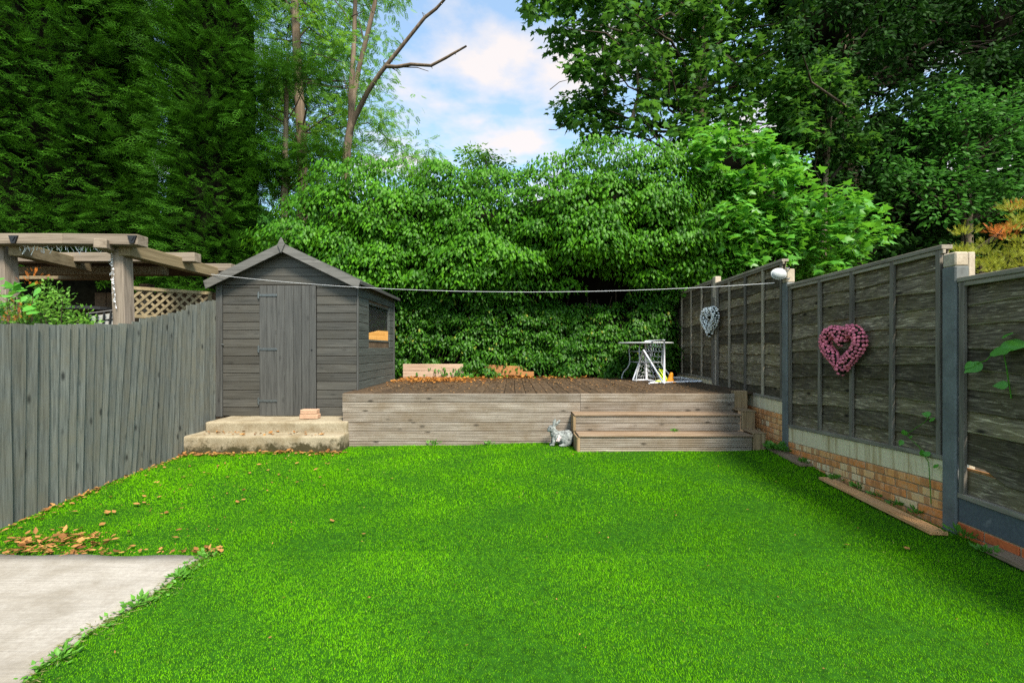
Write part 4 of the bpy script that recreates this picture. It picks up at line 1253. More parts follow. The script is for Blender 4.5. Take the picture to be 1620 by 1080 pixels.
# fairy lights
fl = thing('fairy_lights', 'string of white icicle fairy lights under the pergola beam', 'fairy lights', P(100, 392, 4.9))
mb = MB(); pts = []
for i in range(60):
    u = i / 59; px = 18 + 155 * u
    pts.append(P(px, 388 + 5 * math.sin(u * 21) + 3 * math.sin(u * 47), 4.9 + 0.04 * math.sin(u * 33)))
mb.tube(pts, 0.0025, 4)
for i in range(34):
    u = i / 33; p = P(176.5 + 7 * u, 392 + 95 * u, 4.89)
    mb.tube([p, p + np.array((RS.uniform(-.045, 0.01), 0, RS.uniform(-.035, .02)))], 0.0035, 4)
for i in range(58):
    u = i / 57; p = P(30 + 140 * u, 389 + 4 * math.sin(i * 2.1), 4.9 + 0.05 * math.sin(i))
    q_ = p + np.array((RS.uniform(-0.05, 0.05), 0, -RS.uniform(0.03, 0.08)))
    mb.tube([p, q_], 0.004, 4)
part('light_string', mb, M_white, fl)

M_cushion = plain('grey_white_cushion', (0.33, 0.33, 0.32), 0.9, 0.1)
# dark patio furniture under the pergola
ft = thing('patio_table', 'dark round patio table in the shade below the pergola', 'table', (-5.35, 5.9, 0))
c = P(147, 485, 5.9)
part('table_top', MB().prism([(c[0] + 0.26 * math.cos(a), c[1] + 0.26 * math.sin(a)) for a in np.linspace(0, 2 * math.pi, 25)[:-1]], 2, c[2] - 0.05, c[2] - 0.01), M_black, ft)
part('pedestal', MB().tube([(c[0], c[1], 0.0), (c[0], c[1], c[2] - 0.05)], 0.03, 8), M_black, ft)
ch = thing('patio_chair', 'black metal grid patio chair with a white cushion behind the left fence', 'chair', (-5.3, 5.6, 0))
a = P(138, 500, 5.6); b = P(178, 494, 5.8)
dx_ = b - a; dx_[2] = 0; 
part('cushion', MB().box(0, 1, 0, 0.05, -0.32, 0.0, 0.004, lambda x, y, z: tuple(a + (b - a) * x + np.array((0.02, 0.03 + y, z)))), M_cushion, ch)
for u in (0.0, 0.27, 0.55, 0.82, 1.0):
    p = a + (b - a) * u
    part('grid_bar', MB().tube([p + np.array((0.04, 0, 0.03)), p + np.array((-0.02, 0, -0.5))], 0.011, 6), M_black, ch)
for z in (0.03, -0.08, -0.2):
    part('grid_bar', MB().tube([a + np.array((-0.02, 0.004, z)), b + np.array((0.02, 0.004, z))], 0.009, 6), M_black, ch)
for u in (0.05, 0.95):
    p = a + (b - a) * u
    part('leg', MB().tube([p + np.array((0, 0, -0.45)), (p[0], p[1], 0.0)], 0.014, 6), M_black, ch)
# ------------------------------------------------------------------ leaf templates (x side, y tip, z normal)
L_OVATE = ([(0, 0, 0), (-.27, .38, -.06), (.27, .38, -.06), (0, .45, .03), (0, 1, -.14)], [(0, 3, 1), (0, 2, 3), (1, 3, 4), (3, 2, 4)])
L_NEEDLE = ([(-.04, 0, 0), (.04, 0, 0), (.03, .6, .05), (0, 1, -.05)], [(0, 1, 2), (0, 2, 3)])
L_SLIM = ([(0, 0, 0), (-.14, .4, -.03), (.14, .4, -.03), (0, 1, -.08)], [(0, 2, 1), (1, 2, 3)])
def star_leaf():
    v = [(0, 0.28, 0.02)]; pts = [(0, 0), (-.22, .06), (-.52, .02), (-.36, .24), (-.62, .5), (-.3, .46), (-.22, .62), (0, 1.0), (.22, .62), (.3, .46), (.62, .5), (.36, .24), (.52, .02), (.22, .06)]
    for (x, y) in pts:
        v.append((x, y, -0.18 * abs(x) - 0.08 * max(0, y - .5)))
    n = len(pts)
    return v, [(0, 1 + (k + 1) % n, 1 + k) for k in range(n)]
L_STAR = star_leaf()
def frond(npair, seed, droop=0.25):
    """flat cypress spray: side branchlets carrying smaller ones"""
    r = np.random.RandomState(seed); v, f = [], []
    def blade(p, d, L, w, z0):
        o = len(v); s = np.array((d[1], -d[0]))
        v.append((p[0] - s[0] * w, p[1] - s[1] * w, z0)); v.append((p[0] + s[0] * w, p[1] + s[1] * w, z0))
        v.append((p[0] + d[0] * L, p[1] + d[1] * L, z0 - droop * L * 0.8)); f.append((o, o + 1, o + 2))
    blade((0, 0), (0, 1), 1.0, 0.02, 0)
    for k in range(npair):
        u = 0.1 + 0.85 * k / npair
        for s in (-1, 1):
            a = math.radians(r.uniform(34, 56)); d = (s * math.sin(a), math.cos(a)); L = (0.42 * (1 - u * 0.75)) * r.uniform(0.75, 1.2)
            p = (0, u); z = -droop * u * u * 0.4
            blade(p, d, L, 0.017, z)
            for j in (0.35, 0.65):
                b = a + s * 0 + (0.55 if j < 0.5 else -0.5); dd = (s * math.sin(b), math.cos(b))
                blade((p[0] + d[0] * L * j, p[1] + d[1] * L * j), dd, L * 0.55, 0.014, z - droop * L * j * 0.5)
    return np.array(v), np.array(f)
def compound(n=4):
    v, f = [], []
    for k in range(n):
        u = 0.2 + 0.75 * k / n
        for s in (-1, 1):
            o = len(v); d = np.array((s * 0.8, 0.6)); q = np.array((d[1], -d[0])); p = np.array((0, u))
            for c, z in ((p, 0), (p + d * .18 + q * .075, -.02), (p + d * .18 - q * .075, -.02), (p + d * .42, -.09)):
                v.append((c[0], c[1], z - 0.12 * u * u))
            f += [(o, o + 1, o + 2), (o + 1, o + 3, o + 2)]
    o = len(v); v += [(0, .9, -.1), (-.07, 1.08, -.12), (.07, 1.08, -.12), (0, 1.3, -.2)]; f += [(o, o + 2, o + 1), (o + 1, o + 2, o + 3)]
    return v, f
L_COMP = compound()

# ------------------------------------------------------------------ ivy bank behind the deck
TOPX = [400, 430, 445, 470, 505, 560, 620, 690, 760, 820, 880, 930, 980, 1060, 1110, 1150, 1180, 1200, 1230]
TOPY = [400, 355, 315, 280, 255, 245, 243, 243, 264, 262, 238, 225, 213, 218, 240, 290, 365, 440, 470]
def ivy_depth(x, z):
    """distance of the leaf surface for a point of the bank"""
    px = CX + x * FPX / 8.8
    ztop = CAMZ - (np.interp(px, TOPX, TOPY) - HORZ) * 9.0 / FPX
    low = 9.02 + 0.03 * np.sin(3 * x) - 0.10 * smooth01(1.4, 0.7, z)
    out = smooth01(2.1, 2.9, z)
    cav = np.exp(-(((px - 950) / 110.0) ** 2)) * smooth01(1.9, 2.3, z) * smooth01(3.35, 2.9, z)
    q = np.clip((z - 2.9) / np.maximum(ztop - 2.9, 0.3), 0, 1.1)
    bulge = (0.42 + 0.33 * np.exp(-(((px - 960) / 150.0) ** 2))) * np.sqrt(np.clip(1 - (q * 0.98) ** 2.2, 0, 1))
    return low + (9.25 - low) * out * 0.6 - out * bulge + 0.55 * cav + 0.08 * np.sin(2.3 * x + 1.1 * z) * np.sin(1.7 * z), ztop
ivy = thing('ivy_bank', 'tall bank of drooping green ivy covering the back boundary behind the deck', 'ivy', (0, 9.3, 0.5))
def ivy_clump(n_cl, zlo, zhi, Rr, per, msize, mat, tmpl, xr, droop, nm, jitter=0.12, minp=0):
    cs = []
    while len(cs) < n_cl:
        x = RS.uniform(*xr, 400); z = RS.uniform(zlo, zhi, 400)
        d, zt = ivy_depth(x, z)
        px = CX + x * FPX / 8.8
        k = (z < zt - 0.28)
        cav = np.exp(-(((px - 950) / 100.0) ** 2) - ((z - 2.62) / 0.42) ** 2)
        k &= RS.uniform(0, 1, 400) > 1.15 * cav
        for a, b, c in zip(x[k], z[k], d[k]):
            cs.append((a, c, b))
    cs = np.array(cs[:n_cl]); cs[:, 1] += RS.uniform(-jitter, jitter * 1.6, n_cl)
    R_ = RS.uniform(Rr[0], Rr[1], n_cl)
    rep = np.repeat(np.arange(n_cl), per); n = len(rep)
    d = unit(n); d[:, 1] = -np.abs(d[:, 1]) * 0.9 + 0.12; d[:, 2] = d[:, 2] * 0.85 + 0.28; d = nrm(d)
    rad = R_[rep] * RS.uniform(0.55, 1.05, n)
    pos = cs[rep] + d * rad[:, None] * np.array((1.35, 0.95, 0.62))
    pos[:, 2] -= 0.25 * rad * (d[:, 0] ** 2)                   # clumps hang at their sides
    tip = np.stack([d[:, 0] * 0.5, d[:, 1] * 0.55 - 0.1, np.full(n, -droop)], -1) + RS.normal(0, 0.25, (n, 3))
    nor = d + np.array((0, -0.15, 0.55)) + RS.normal(0, 0.25, (n, 3))
    sz = RS.uniform(msize[0], msize[1], n)
    return leaves(*tmpl, pos, tip, nor, sz)
vf = [ivy_clump(400, 2.5, 5.6, (0.26, 0.46), 150, (0.07, 0.12), M_ivy, L_OVATE, (-5.0, 4.9), 0.95, 'x', 0.16)]
v, f = merge(vf); soup('upper_leaves', v, f, M_ivy, ivy)
vf = [ivy_clump(560, 0.72, 2.7, (0.14, 0.26), 62, (0.055, 0.095), M_ivy_low, L_OVATE, (-2.9, 3.35), 0.7, 'x', 0.10)]
v, f = merge(vf); soup('lower_leaves', v, f, M_ivy_low, ivy)
# shade between the leaves as a closed near-black body behind the leaf surface
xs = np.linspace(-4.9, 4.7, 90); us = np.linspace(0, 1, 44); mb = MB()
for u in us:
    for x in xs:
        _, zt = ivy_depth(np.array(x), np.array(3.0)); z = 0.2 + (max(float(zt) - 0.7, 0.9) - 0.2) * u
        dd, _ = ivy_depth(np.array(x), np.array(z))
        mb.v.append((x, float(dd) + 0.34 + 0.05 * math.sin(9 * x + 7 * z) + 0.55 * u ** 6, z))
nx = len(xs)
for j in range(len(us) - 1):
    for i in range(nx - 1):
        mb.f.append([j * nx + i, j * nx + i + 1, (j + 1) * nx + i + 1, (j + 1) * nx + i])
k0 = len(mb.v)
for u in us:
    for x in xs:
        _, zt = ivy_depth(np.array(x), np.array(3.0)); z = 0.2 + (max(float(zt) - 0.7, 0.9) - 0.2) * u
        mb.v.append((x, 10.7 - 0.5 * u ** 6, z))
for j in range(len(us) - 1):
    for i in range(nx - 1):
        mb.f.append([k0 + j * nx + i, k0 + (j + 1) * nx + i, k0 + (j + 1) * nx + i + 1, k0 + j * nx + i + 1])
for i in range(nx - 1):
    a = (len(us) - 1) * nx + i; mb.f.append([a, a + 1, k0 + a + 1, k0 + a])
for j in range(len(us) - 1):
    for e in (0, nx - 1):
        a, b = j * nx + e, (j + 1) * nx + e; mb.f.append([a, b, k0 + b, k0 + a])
part('shade_core', mb, M_core, ivy, True)
mb = MB()
for k in range(26):
    x = RS.uniform(-2.5, 3.3); z0 = 0.72; p = [np.array((x, 9.1, z0))]
    for s in range(5):
        q_ = p[-1] + np.array((RS.uniform(-.18, .18), 0, RS.uniform(.25, .45))); q_[1] = float(ivy_depth(np.array(q_[0]), np.array(q_[2]))[0]) + 0.16; p.append(q_)
    mb.tube(p, np.linspace(0.018, 0.007, 6), 5)
part('stem', mb, M_twig, ivy, kind='stuff')

# ------------------------------------------------------------------ trees
def tree_crown(poly, Y0, sd, ncl, rcl, per, tmpl, size, updn, droop, flat=0.7, front=0.0, ymin=None, holes=()):
    px, py = polysample(poly, ncl)
    for hx, hy, hr in holes:
        k = (px - hx) ** 2 + (py - hy) ** 2 > hr * hr; px, py = px[k], py[k]
    n0 = len(px); Y = Y0 + RS.normal(0, sd, n0)
    if ymin is not None: Y = np.maximum(Y, ymin)
    c = np.stack([(px - CX) * Y / FPX, Y, CAMZ - (py - HORZ) * Y / FPX], -1)
    rep = np.repeat(np.arange(n0), per); n = len(rep)
    d = unit(n); r = RS.uniform(rcl[0], rcl[1], n0)[rep] * RS.uniform(0.25, 1, n) ** 0.6
    pos = c[rep] + d * r[:, None] * np.array((1, 1, flat))
    tip = d * np.array((1, 1, 0.3)) + np.array((0, -front, -droop)) + RS.normal(0, 0.35, (n, 3))
    nor = np.array((0, -0.25, updn)) + d * 0.5 + RS.normal(0, 0.4, (n, 3))
    return c, leaves(*tmpl, pos, tip, nor, RS.uniform(size[0], size[1], n))
def branches(mb, nodes, cs, nmax, r0=0.03):
    """limbs from the nearest trunk node below to leaf clump centres"""
    nodes = np.array(nodes)
    for i in RS.permutation(len(cs))[:nmax]:
        c = cs[i]; d = np.linalg.norm(nodes - c, axis=1) + 3.0 * np.maximum(0, nodes[:, 2] - c[2] + 0.5)
        a = nodes[int(np.argmin(d))]; L = np.linalg.norm(c - a)
        m1 = a + (c - a) * 0.4 + RS.normal(0, 0.08 * L, 3) + np.array((0, 0, 0.06 * L)); m2 = a + (c - a) * 0.75 + RS.normal(0, 0.05 * L, 3)
        mb.tube([a, m1, m2, c], [r0, r0 * 0.7, r0 * 0.45, r0 * 0.2], 5)
def tree(name, label, cat, base, trunk_pts, trunk_r, leafm, crown, nbr, barkm, r0=0.03, group=None, extra=None):
    t = thing(name, label, cat, base, group)
    mb = MB().tube(trunk_pts, trunk_r, 10)
    cs = crown[0]
    nodes = [np.array(p) for p in trunk_pts]
    nn = []
    for a, b in zip(nodes[:-1], nodes[1:]):
        for u in np.linspace(0, 1, 5): nn.append(a + (b - a) * u)
    part('trunk', mb, barkm, t, True)
    if nbr:
        bm_ = MB(); branches(bm_, nn, cs, nbr, r0); part('limbs', bm_, M_twig, t, True, kind='stuff')
    soup('crown', crown[1][0], crown[1][1], leafm, t)
    return t

# --- cypress hedge trees, left
FR = [frond(5, s) for s in range(4)]
def cypress(label, pxc, pyr, Yc, halfw, n, size, m, pxlim, ytop=-170, zmin=0.6, taper=0.12, group='tall dark cypress trees on the left'):
    base = P(pxc, 560, Yc + 1.6); base[2] = 0
    t = thing('cypress_tree', label, 'tree', base, group)
    ztop = CAMZ - (ytop - HORZ) * Yc / FPX
    part('trunk', MB().tube([base, (base[0], base[1], ztop * 0.6), (base[0] + .1, base[1], ztop)], [0.25, 0.15, 0.03], 10), M_bark, t, True)
    out = []
    # whorled boughs: each bough a drooping plume of sprays
    for bi in range(n):
        z = RS.uniform(zmin, ztop) ; a = RS.uniform(-0.15, math.pi + 0.15)        # towards the viewer half
        R_ = halfw * (1 - taper * (z / ztop)) * RS.uniform(0.8, 1.06)
        dirn = np.array((math.cos(a), -math.sin(a), 0)); per = np.array((-dirn[1], dirn[0], 0))
        m0 = np.array((base[0], base[1], z)) + dirn * R_ * 0.62
        k = 11; u = RS.uniform(0, 1, k); sd = RS.normal(0, 0.30, k)
        pos = m0 + dirn * (R_ * 0.38 * u)[:, None] + per * (sd * (1.0 - 0.5 * u))[:, None] + np.array((0, 0, 1)) * (0.35 * u + RS.normal(0, 0.1, k))[:, None]
        tip = dirn * 0.9 + per * (sd * 2.0)[:, None] + np.array((0, 0, 0.12)) + RS.normal(0, 0.28, (k, 3))
        nor = np.array((0, 0, 0.7)) + dirn * 0.85 + RS.normal(0, 0.5, (k, 3))
        out.append(leaves(*FR[bi % 4], pos, tip, nor, RS.uniform(size[0], size[1], k)))
    v, f = merge(out); soup('crown', v, f, m, t)
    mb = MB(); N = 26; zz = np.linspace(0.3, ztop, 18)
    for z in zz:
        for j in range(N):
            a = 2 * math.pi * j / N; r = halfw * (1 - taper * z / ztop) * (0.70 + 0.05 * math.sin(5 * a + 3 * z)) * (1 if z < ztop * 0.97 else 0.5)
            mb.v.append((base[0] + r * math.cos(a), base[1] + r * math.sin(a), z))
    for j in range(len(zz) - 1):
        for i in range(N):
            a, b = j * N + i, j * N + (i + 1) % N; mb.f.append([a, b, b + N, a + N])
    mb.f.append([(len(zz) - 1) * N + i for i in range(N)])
    part('shade_core', mb, M_core, t, True)  # near-black body, the crown's inner shade painted as colour
cypress('huge dense dark green cypress filling the upper left corner', 60, 0, 9.2, 3.3, 1300, (0.28, 0.5), M_con, None, zmin=2.7, taper=0.05)
cypress('dark cypress standing closest to the pale bare trunk, left of the shed roof', 340, 0, 9.6, 1.5, 620, (0.26, 0.46), M_con, None, ytop=-120, zmin=2.1, taper=0.2)

# --- ash with pale trunk, behind
crown0 = tree_crown([(380, -80), (545, -80), (550, 60), (560, 150), (540, 290), (400, 330), (390, 120)], 14.5, 0.8, 190, (0.35, 0.75), 24, L_COMP, (0.18, 0.29), 0.8, 0.35, 0.7)
crown = tree_crown([(380, -80), (640, -80), (610, 90), (655, 150), (640, 195), (665, 225), (740, 245), (700, 300), (560, 290), (420, 300), (400, 120)], 14.0, 1.0, 300, (0.35, 0.75), 24, L_COMP, (0.16, 0.26), 0.8, 0.35, 0.7, holes=((650, 60, 35), (590, 215, 14), (545, 205, 12)))
crown = (np.concatenate([crown0[0], crown[0]]), merge([crown0[1], crown[1]]))
tree('ash_tree', 'tall light green ash tree with a pale trunk behind the dark cypress', 'tree', P(476, 560, 13.0), [P(478, 560, 13.0), P(478, 240, 13.0), P(472, 130, 13.0), P(466, 0, 13.0), P(462, -90, 13.0)], [0.18, 0.15, 0.13, 0.11, 0.10], M_ash, crown, 60, M_deadbark, 0.03)
# dark spray clumps in front of the pale trunk come from a small yew
crown = tree_crown([(400, 90), (520, 85), (500, 130), (420, 150), (390, 250), (540, 210), (520, 260), (430, 300), (400, 330), (380, 200)], 11.0, 0.35, 135, (0.3, 0.5), 12, FR[1], (0.3, 0.5), 0.7, 0.2, 0.5, front=0.4)
tree('yew_tree', 'small dark yew growing in front of the pale trunk', 'tree', P(450, 560, 11.3), [P(450, 560, 11.3), P(450, 300, 11.3), P(455, 90, 11.3)], [0.12, 0.09, 0.03], M_con, crown, 14, M_bark, 0.02)

# --- dead tree with bare limbs
dt = thing('dead_tree', 'dead tree with bare forked trunk and leafless limbs reaching into the sky', 'tree', P(548, 560, 11.6))
part('trunk', MB().tube([P(546, 560, 11.6), P(546, 300, 11.6), P(549, 235, 11.6), P(556, 190, 11.6), P(556, 140, 11.65), P(560, 70, 11.8), P(564, -60, 11.9)], [0.15, 0.125, 0.105, 0.09, 0.074, 0.06, 0.05], 10), M_deadbark, dt, True)
part('limb', MB().tube([P(557, 172, 11.64), P(567, 112, 11.6), P(580, 60, 11.5), P(592, 10, 11.4), P(602, -40, 11.4)], [0.062, 0.064, 0.058, 0.052, 0.048], 9), M_deadbark, dt, True)
part('limb', MB().tube([P(551, 215, 11.58), P(562, 185, 11.4), P(582, 145, 11.2), P(600, 118, 11.05), P(611, 104, 11.0), P(640, 68, 10.9), P(672, 28, 10.8), P(690, 14, 10.75), P(712, -10, 10.7)], [0.066, 0.068, 0.06, 0.054, 0.05, 0.044, 0.04, 0.036, 0.026], 9), M_deadbark, dt, True)
part('limb', MB().tube([P(611, 105, 11.0), P(628, 106, 10.9), P(650, 102, 10.85), P(682, 104, 10.8), P(705, 92, 10.75), P(722, 82, 10.7), P(738, 73, 10.7)], [0.05, 0.044, 0.04, 0.036, 0.033, 0.028, 0.022], 8), M_deadbark, dt, True)
mb = MB()
for pts in ([(612, 104), (606, 97), (612, 92)], [(630, 106), (660, 107), (678, 113)], [(556, 175), (548, 140), (543, 120)], [(575, 62), (567, 30), (561, 0)], [(640, 68), (636, 60)], [(672, 30), (668, 20), (676, 26)], [(682, 104), (684, 109)], [(590, 20), (583, 5)], [(525, -5), (545, 20), (556, 40)], [(615, 105), (627, 112), (630, 107)], [(720, 82), (721, 87)], [(556, 26), (575, 18)]):
    part('twig', MB().tube([P(a, b, 11.0) for a, b in pts], np.linspace(0.016, 0.006, len(pts)), 5), M_twig, dt)


# --- small far tree top between the two sides
crown = tree_crown([(728, 246), (745, 235), (775, 234), (800, 250), (812, 275), (790, 300), (735, 300)], 15.0, 0.5, 70, (0.2, 0.42), 20, L_OVATE, (0.11, 0.18), 0.7, 0.3)
tree('far_tree', 'small light green tree top showing over the ivy at the centre', 'tree', P(770, 560, 15), [P(770, 560, 15), P(770, 300, 15), P(768, 245, 15)], [0.12, 0.08, 0.02], M_ash, crown, 20, M_bark, 0.02)

# --- big maple, upper centre right
mp = [(840, -90), (838, 5), (850, 40), (868, 60), (852, 78), (895, 70), (905, 105), (925, 130), (903, 150), (880, 182), (890, 198), (925, 205), (950, 225), (1060, 215), (1130, 240), (1260, 250), (1270, 100), (1260, -90)]
crown = tree_crown(mp, 11.8, 0.9, 400, (0.26, 0.55), 38, L_STAR, (0.13, 0.21), 0.75, 0.45, 0.75, holes=((1012, 130, 12), (960, 118, 12), (1145, 88, 16), (1225, 95, 14), (1140, 200, 12)))
tm = tree('maple_tree', 'large maple with dark five lobed leaves over the middle of the ivy bank', 'tree', P(1112, 560, 12), [P(1112, 560, 12.2), P(1108, 330, 12.2), P(1108, 90, 12.0), P(1118, 10, 12.0), P(1122, -90, 12.0)], [0.26, 0.22, 0.17, 0.14, 0.11], M_maple, crown, 90, M_bark, 0.045)
mb = MB()
for pts, r in (([(1108, 95), (1135, 70), (1170, 40), (1210, -10)], .045), ([(1165, 105), (1152, 92), (1130, 74)], .06), ([(1108, 60), (1060, 20), (1000, 55), (950, 40)], .045), ([(957, 150), (957, 118), (952, 60)], .06), ([(870, 142), (885, 130), (900, 126)], .012), ([(868, 205), (880, 206), (898, 190)], .012), ([(1000, 190), (1010, 150), (1008, 100)], .06)):
    part('bough', MB().tube([P(a, b, 11.6) for a, b in pts], np.linspace(r, r * 0.5, len(pts)), 7), M_bark, tm, True)


# --- dark ivy covered trees, upper right
mk = [(1235, -90), (1740, -90), (1740, 400), (1500, 410), (1400, 420), (1330, 350), (1270, 250), (1235, 120)]
crown = tree_crown(mk, 11.3, 0.8, 760, (0.3, 0.6), 66, L_OVATE, (0.10, 0.165), 0.55, 0.5, 0.8, holes=((1240, 92, 12), (1412, 150, 14), (1418, 175, 13), (1355, 160, 9), (1490, 85, 10)))
td_ = tree('ivy_clad_tree', 'tall dark ivy covered tree filling the upper right', 'tree', P(1340, 560, 11.8), [P(1340, 560, 12), P(1335, 300, 12), P(1330, 100, 12), P(1345, -90, 12)], [0.4, 0.34, 0.28, 0.22], M_dark, crown, 60, M_bark, 0.05)
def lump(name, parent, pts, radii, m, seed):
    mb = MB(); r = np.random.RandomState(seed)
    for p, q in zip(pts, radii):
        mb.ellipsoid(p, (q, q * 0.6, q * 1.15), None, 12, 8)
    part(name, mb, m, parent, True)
lump('ivy_shade_core', td_, [P(1290, 60, 12.2), P(1300, -40, 12.2), P(1345, 40, 12.2), P(1320, 130, 12.2), P(1390, 40, 12.3), P(1380, 330, 12.3), P(1450, 300, 12.4), P(1530, 330, 12.4), P(1610, 330, 12.4), P(1330, 240, 12.3), P(1690, 250, 12.4), P(1560, 220, 12.6), P(1450, 390, 12), P(1550, 400, 12)] + [P(a, b, 12.3) for a, b in ((1280, 190), (1300, 300), (1420, 90), (1450, 20), (1400, 230), (1500, 30), (1560, 60), (1620, 20), (1640, 110), (1560, 140), (1480, 210), (1620, 190), (1700, 60), (1700, 160), (1250, 0), (1520, -40))], [0.9, 1.0, 0.9, 0.9, 0.8, 1.0, 0.9, 1.0, 1.1, 0.7, 1.3, 0.8, 1.0, 1.0] + [0.75] * 16, M_core, 3)  # near-black lumps paint the shade inside the crown
crown = tree_crown([(1480, 135), (1560, 130), (1660, 150), (1700, 350), (1560, 350), (1440, 345), (1390, 260), (1440, 190)], 9.9, 0.35, 130, (0.25, 0.5), 48, L_OVATE, (0.09, 0.15), 0.7, 0.3, 0.7, front=0.3)
tree('holly_tree', 'mid green glossy tree catching light in front of the dark trees on the right', 'tree', P(1530, 560, 10.2), [P(1530, 560, 10.3), P(1530, 350, 10.3), P(1525, 160, 10.2)], [0.14, 0.1, 0.03], M_holm, crown, 40, M_bark, 0.025)
crown = tree_crown([(1230, 110), (1300, 90), (1360, 110), (1390, 190), (1360, 260), (1260, 235), (1225, 190)], 10.2, 0.3, 50, (0.22, 0.42), 30, L_STAR, (0.12, 0.19), 0.7, 0.45, 0.7, front=0.2)
tree('maple_sapling', 'slender maple with drooping leaves before the dark ivy covered tree', 'tree', P(1300, 560, 10.4), [P(1300, 560, 10.5), P(1305, 300, 10.4), P(1320, 110, 10.3)], [0.08, 0.06, 0.02], M_maple, crown, 30, M_bark, 0.018)

# --- bright small maple over the right fence
sm_poly = [(1085, 225), (1130, 200), (1200, 205), (1255, 235), (1265, 285), (1310, 300), (1370, 330), (1415, 350), (1400, 385), (1360, 395), (1330, 440), (1150, 460), (1165, 380), (1130, 300)]
crown = tree_crown(sm_poly, 9.0, 0.45, 150, (0.22, 0.45), 30, L_STAR, (0.12, 0.19), 0.95, 0.35, 0.55, front=0.25, ymin=8.1)
ts_ = tree('bright_maple', 'small bright yellow green maple leaning over the right hand fence', 'tree', P(1250, 560, 9.6), [P(1250, 560, 9.7), P(1245, 420, 9.6), P(1220, 300, 9.4), P(1200, 225, 9.3)], [0.09, 0.07, 0.05, 0.02], M_smaple, crown, 45, M_bark, 0.02)
crown = tree_crown([(1095, 330), (1170, 360), (1330, 395), (1370, 470), (1100, 500), (1060, 430)], 9.6, 0.25, 170, (0.18, 0.34), 48, L_OVATE, (0.06, 0.10), 0.6, 0.6, 0.8, front=0.3, ymin=9.0)
tsb = tree('laurel_bush', 'dense small leaved green bush right behind the fence top at the deck corner', 'bush', P(1190, 560, 10.0), [P(1190, 560, 10.1), P(1190, 420, 10.0)], [0.08, 0.03], M_ivy, crown, 20, M_twig, 0.015)
lump('shade_core', tsb, [P(1100, 430, 10.4), P(1180, 430, 10.4), P(1260, 440, 10.4), P(1330, 450, 10.4), P(1150, 380, 10.5), P(1240, 380, 10.5), P(1100, 480, 10.4), P(1200, 490, 10.4), P(1300, 480, 10.4), P(1150, 310, 10.8), P(1210, 300, 10.8), P(1150, 260, 11), P(1220, 250, 11), P(1280, 330, 10.8)], [0.7] * 9 + [0.6] * 5, M_core, 5)  # near-black lumps stand in for shade behind the bush leaves

# --- golden conifer behind the right fence
gc = thing('golden_conifer', 'golden yellow conifer with orange tips behind the fence at the right edge', 'shrub', (5.2, 4.6, 0))
part('trunk', MB().tube([(5.2, 4.75, 0), (5.2, 4.75, 2.3)], [0.06, 0.02], 8), M_bark, gc, True)
def plume(c, k, sz, up=1.0):
    d = unit(k); d[:, 2] = np.abs(d[:, 2]) * 0.9 + 0.1
    pos = c + d * RS.uniform(0.02, 0.11, k)[:, None]
    return leaves(*FR[2], pos, d + np.array((0, 0, 0.6 * up)), RS.normal(0, 1, (k, 3)), RS.uniform(sz * .5, sz * 1.2, k))
g1, g2 = [], []
for px, py in ((1525, 372), (1520, 395), (1540, 405), (1560, 395), (1575, 415), (1600, 405), (1615, 385), (1600, 335), (1615, 350), (1625, 330), (1640, 380), (1555, 420), (1530, 425), (1590, 425), (1615, 425), (1650, 410), (1650, 340), (1570, 430), (1625, 405), (1605, 362)):
    for q_ in range(2):
        g1.append(plume(P(px + RS.uniform(-6, 6), py + RS.uniform(-4, 8), 4.5 + RS.uniform(-.15, .25)), 46, 0.06))
for px, py in ((1585, 372), (1578, 368), (1590, 380), (1595, 366), (1612, 332)):
    g2.append(plume(P(px, py, 4.4), 40, 0.055))
v, f = merge(g1); soup('crown', v, f, M_gold, gc)
v, f = merge(g2); soup('orange_tips', v, f, M_rustspray, gc)
lump('shade_core', gc, [P(1600, 430, 4.9), P(1560, 440, 4.9), P(1640, 400, 4.9)], [0.22, 0.2, 0.25], M_core, 2)  # shade within the conifer, as near-black lumps

# --- shrubs behind the left fence
sh = thing('leafy_shrub', 'fine leaved light green shrub behind the left fence under the pergola', 'shrub', (-4.9, 4.3, 0))
px, py = polysample([(-30, 470), (40, 478), (70, 455), (100, 462), (110, 482), (138, 500), (150, 540), (-30, 540)], 150)
c = np.stack([P(a, b, 4.55 + RS.uniform(-.25, .25)) for a, b in zip(px, py)])
rep = np.repeat(np.arange(len(c)), 22); n = len(rep); d = unit(n)
v, f = leaves(*L_OVATE, c[rep] + d * RS.uniform(0.02, 0.11, n)[:, None], d + np.array((0, -.3, .2)), d * .4 + np.array((0, -.4, .7)) + RS.normal(0, .3, (n, 3)), RS.uniform(0.025, 0.05, n))
soup('foliage', v, f, M_shrub, sh)
mb = MB()
for i in range(20):
    q_ = c[RS.randint(len(c))]; mb.tube([(-4.9 + RS.uniform(-.2, .2), 4.6, 0), (q_ + np.array((-4.9, 4.6, 0))) / 2 + RS.normal(0, .05, 3) + np.array((0, 0, .3)), q_], [0.012, 0.008, 0.003], 5)
part('stems', mb, M_twig, sh, kind='stuff')
bl = thing('broad_leaved_plant', 'broad leaved bright green plant with orange flower tufts at the far left', 'plant', (-5.1, 4.4, 0))
lme = None
def leafobj(parent, p, tip, nor, size, m, nm='leaf'):
    v, f = leaves(*(L_BIG), np.array([p]), np.array([tip], float), np.array([nor], float), size)
    mb = MB(); mb.v = [tuple(x) for x in v]; mb.f = [list(map(int, t_)) for t_ in f]
    return part(nm, mb, m, parent, True)
bv, bf = [], []
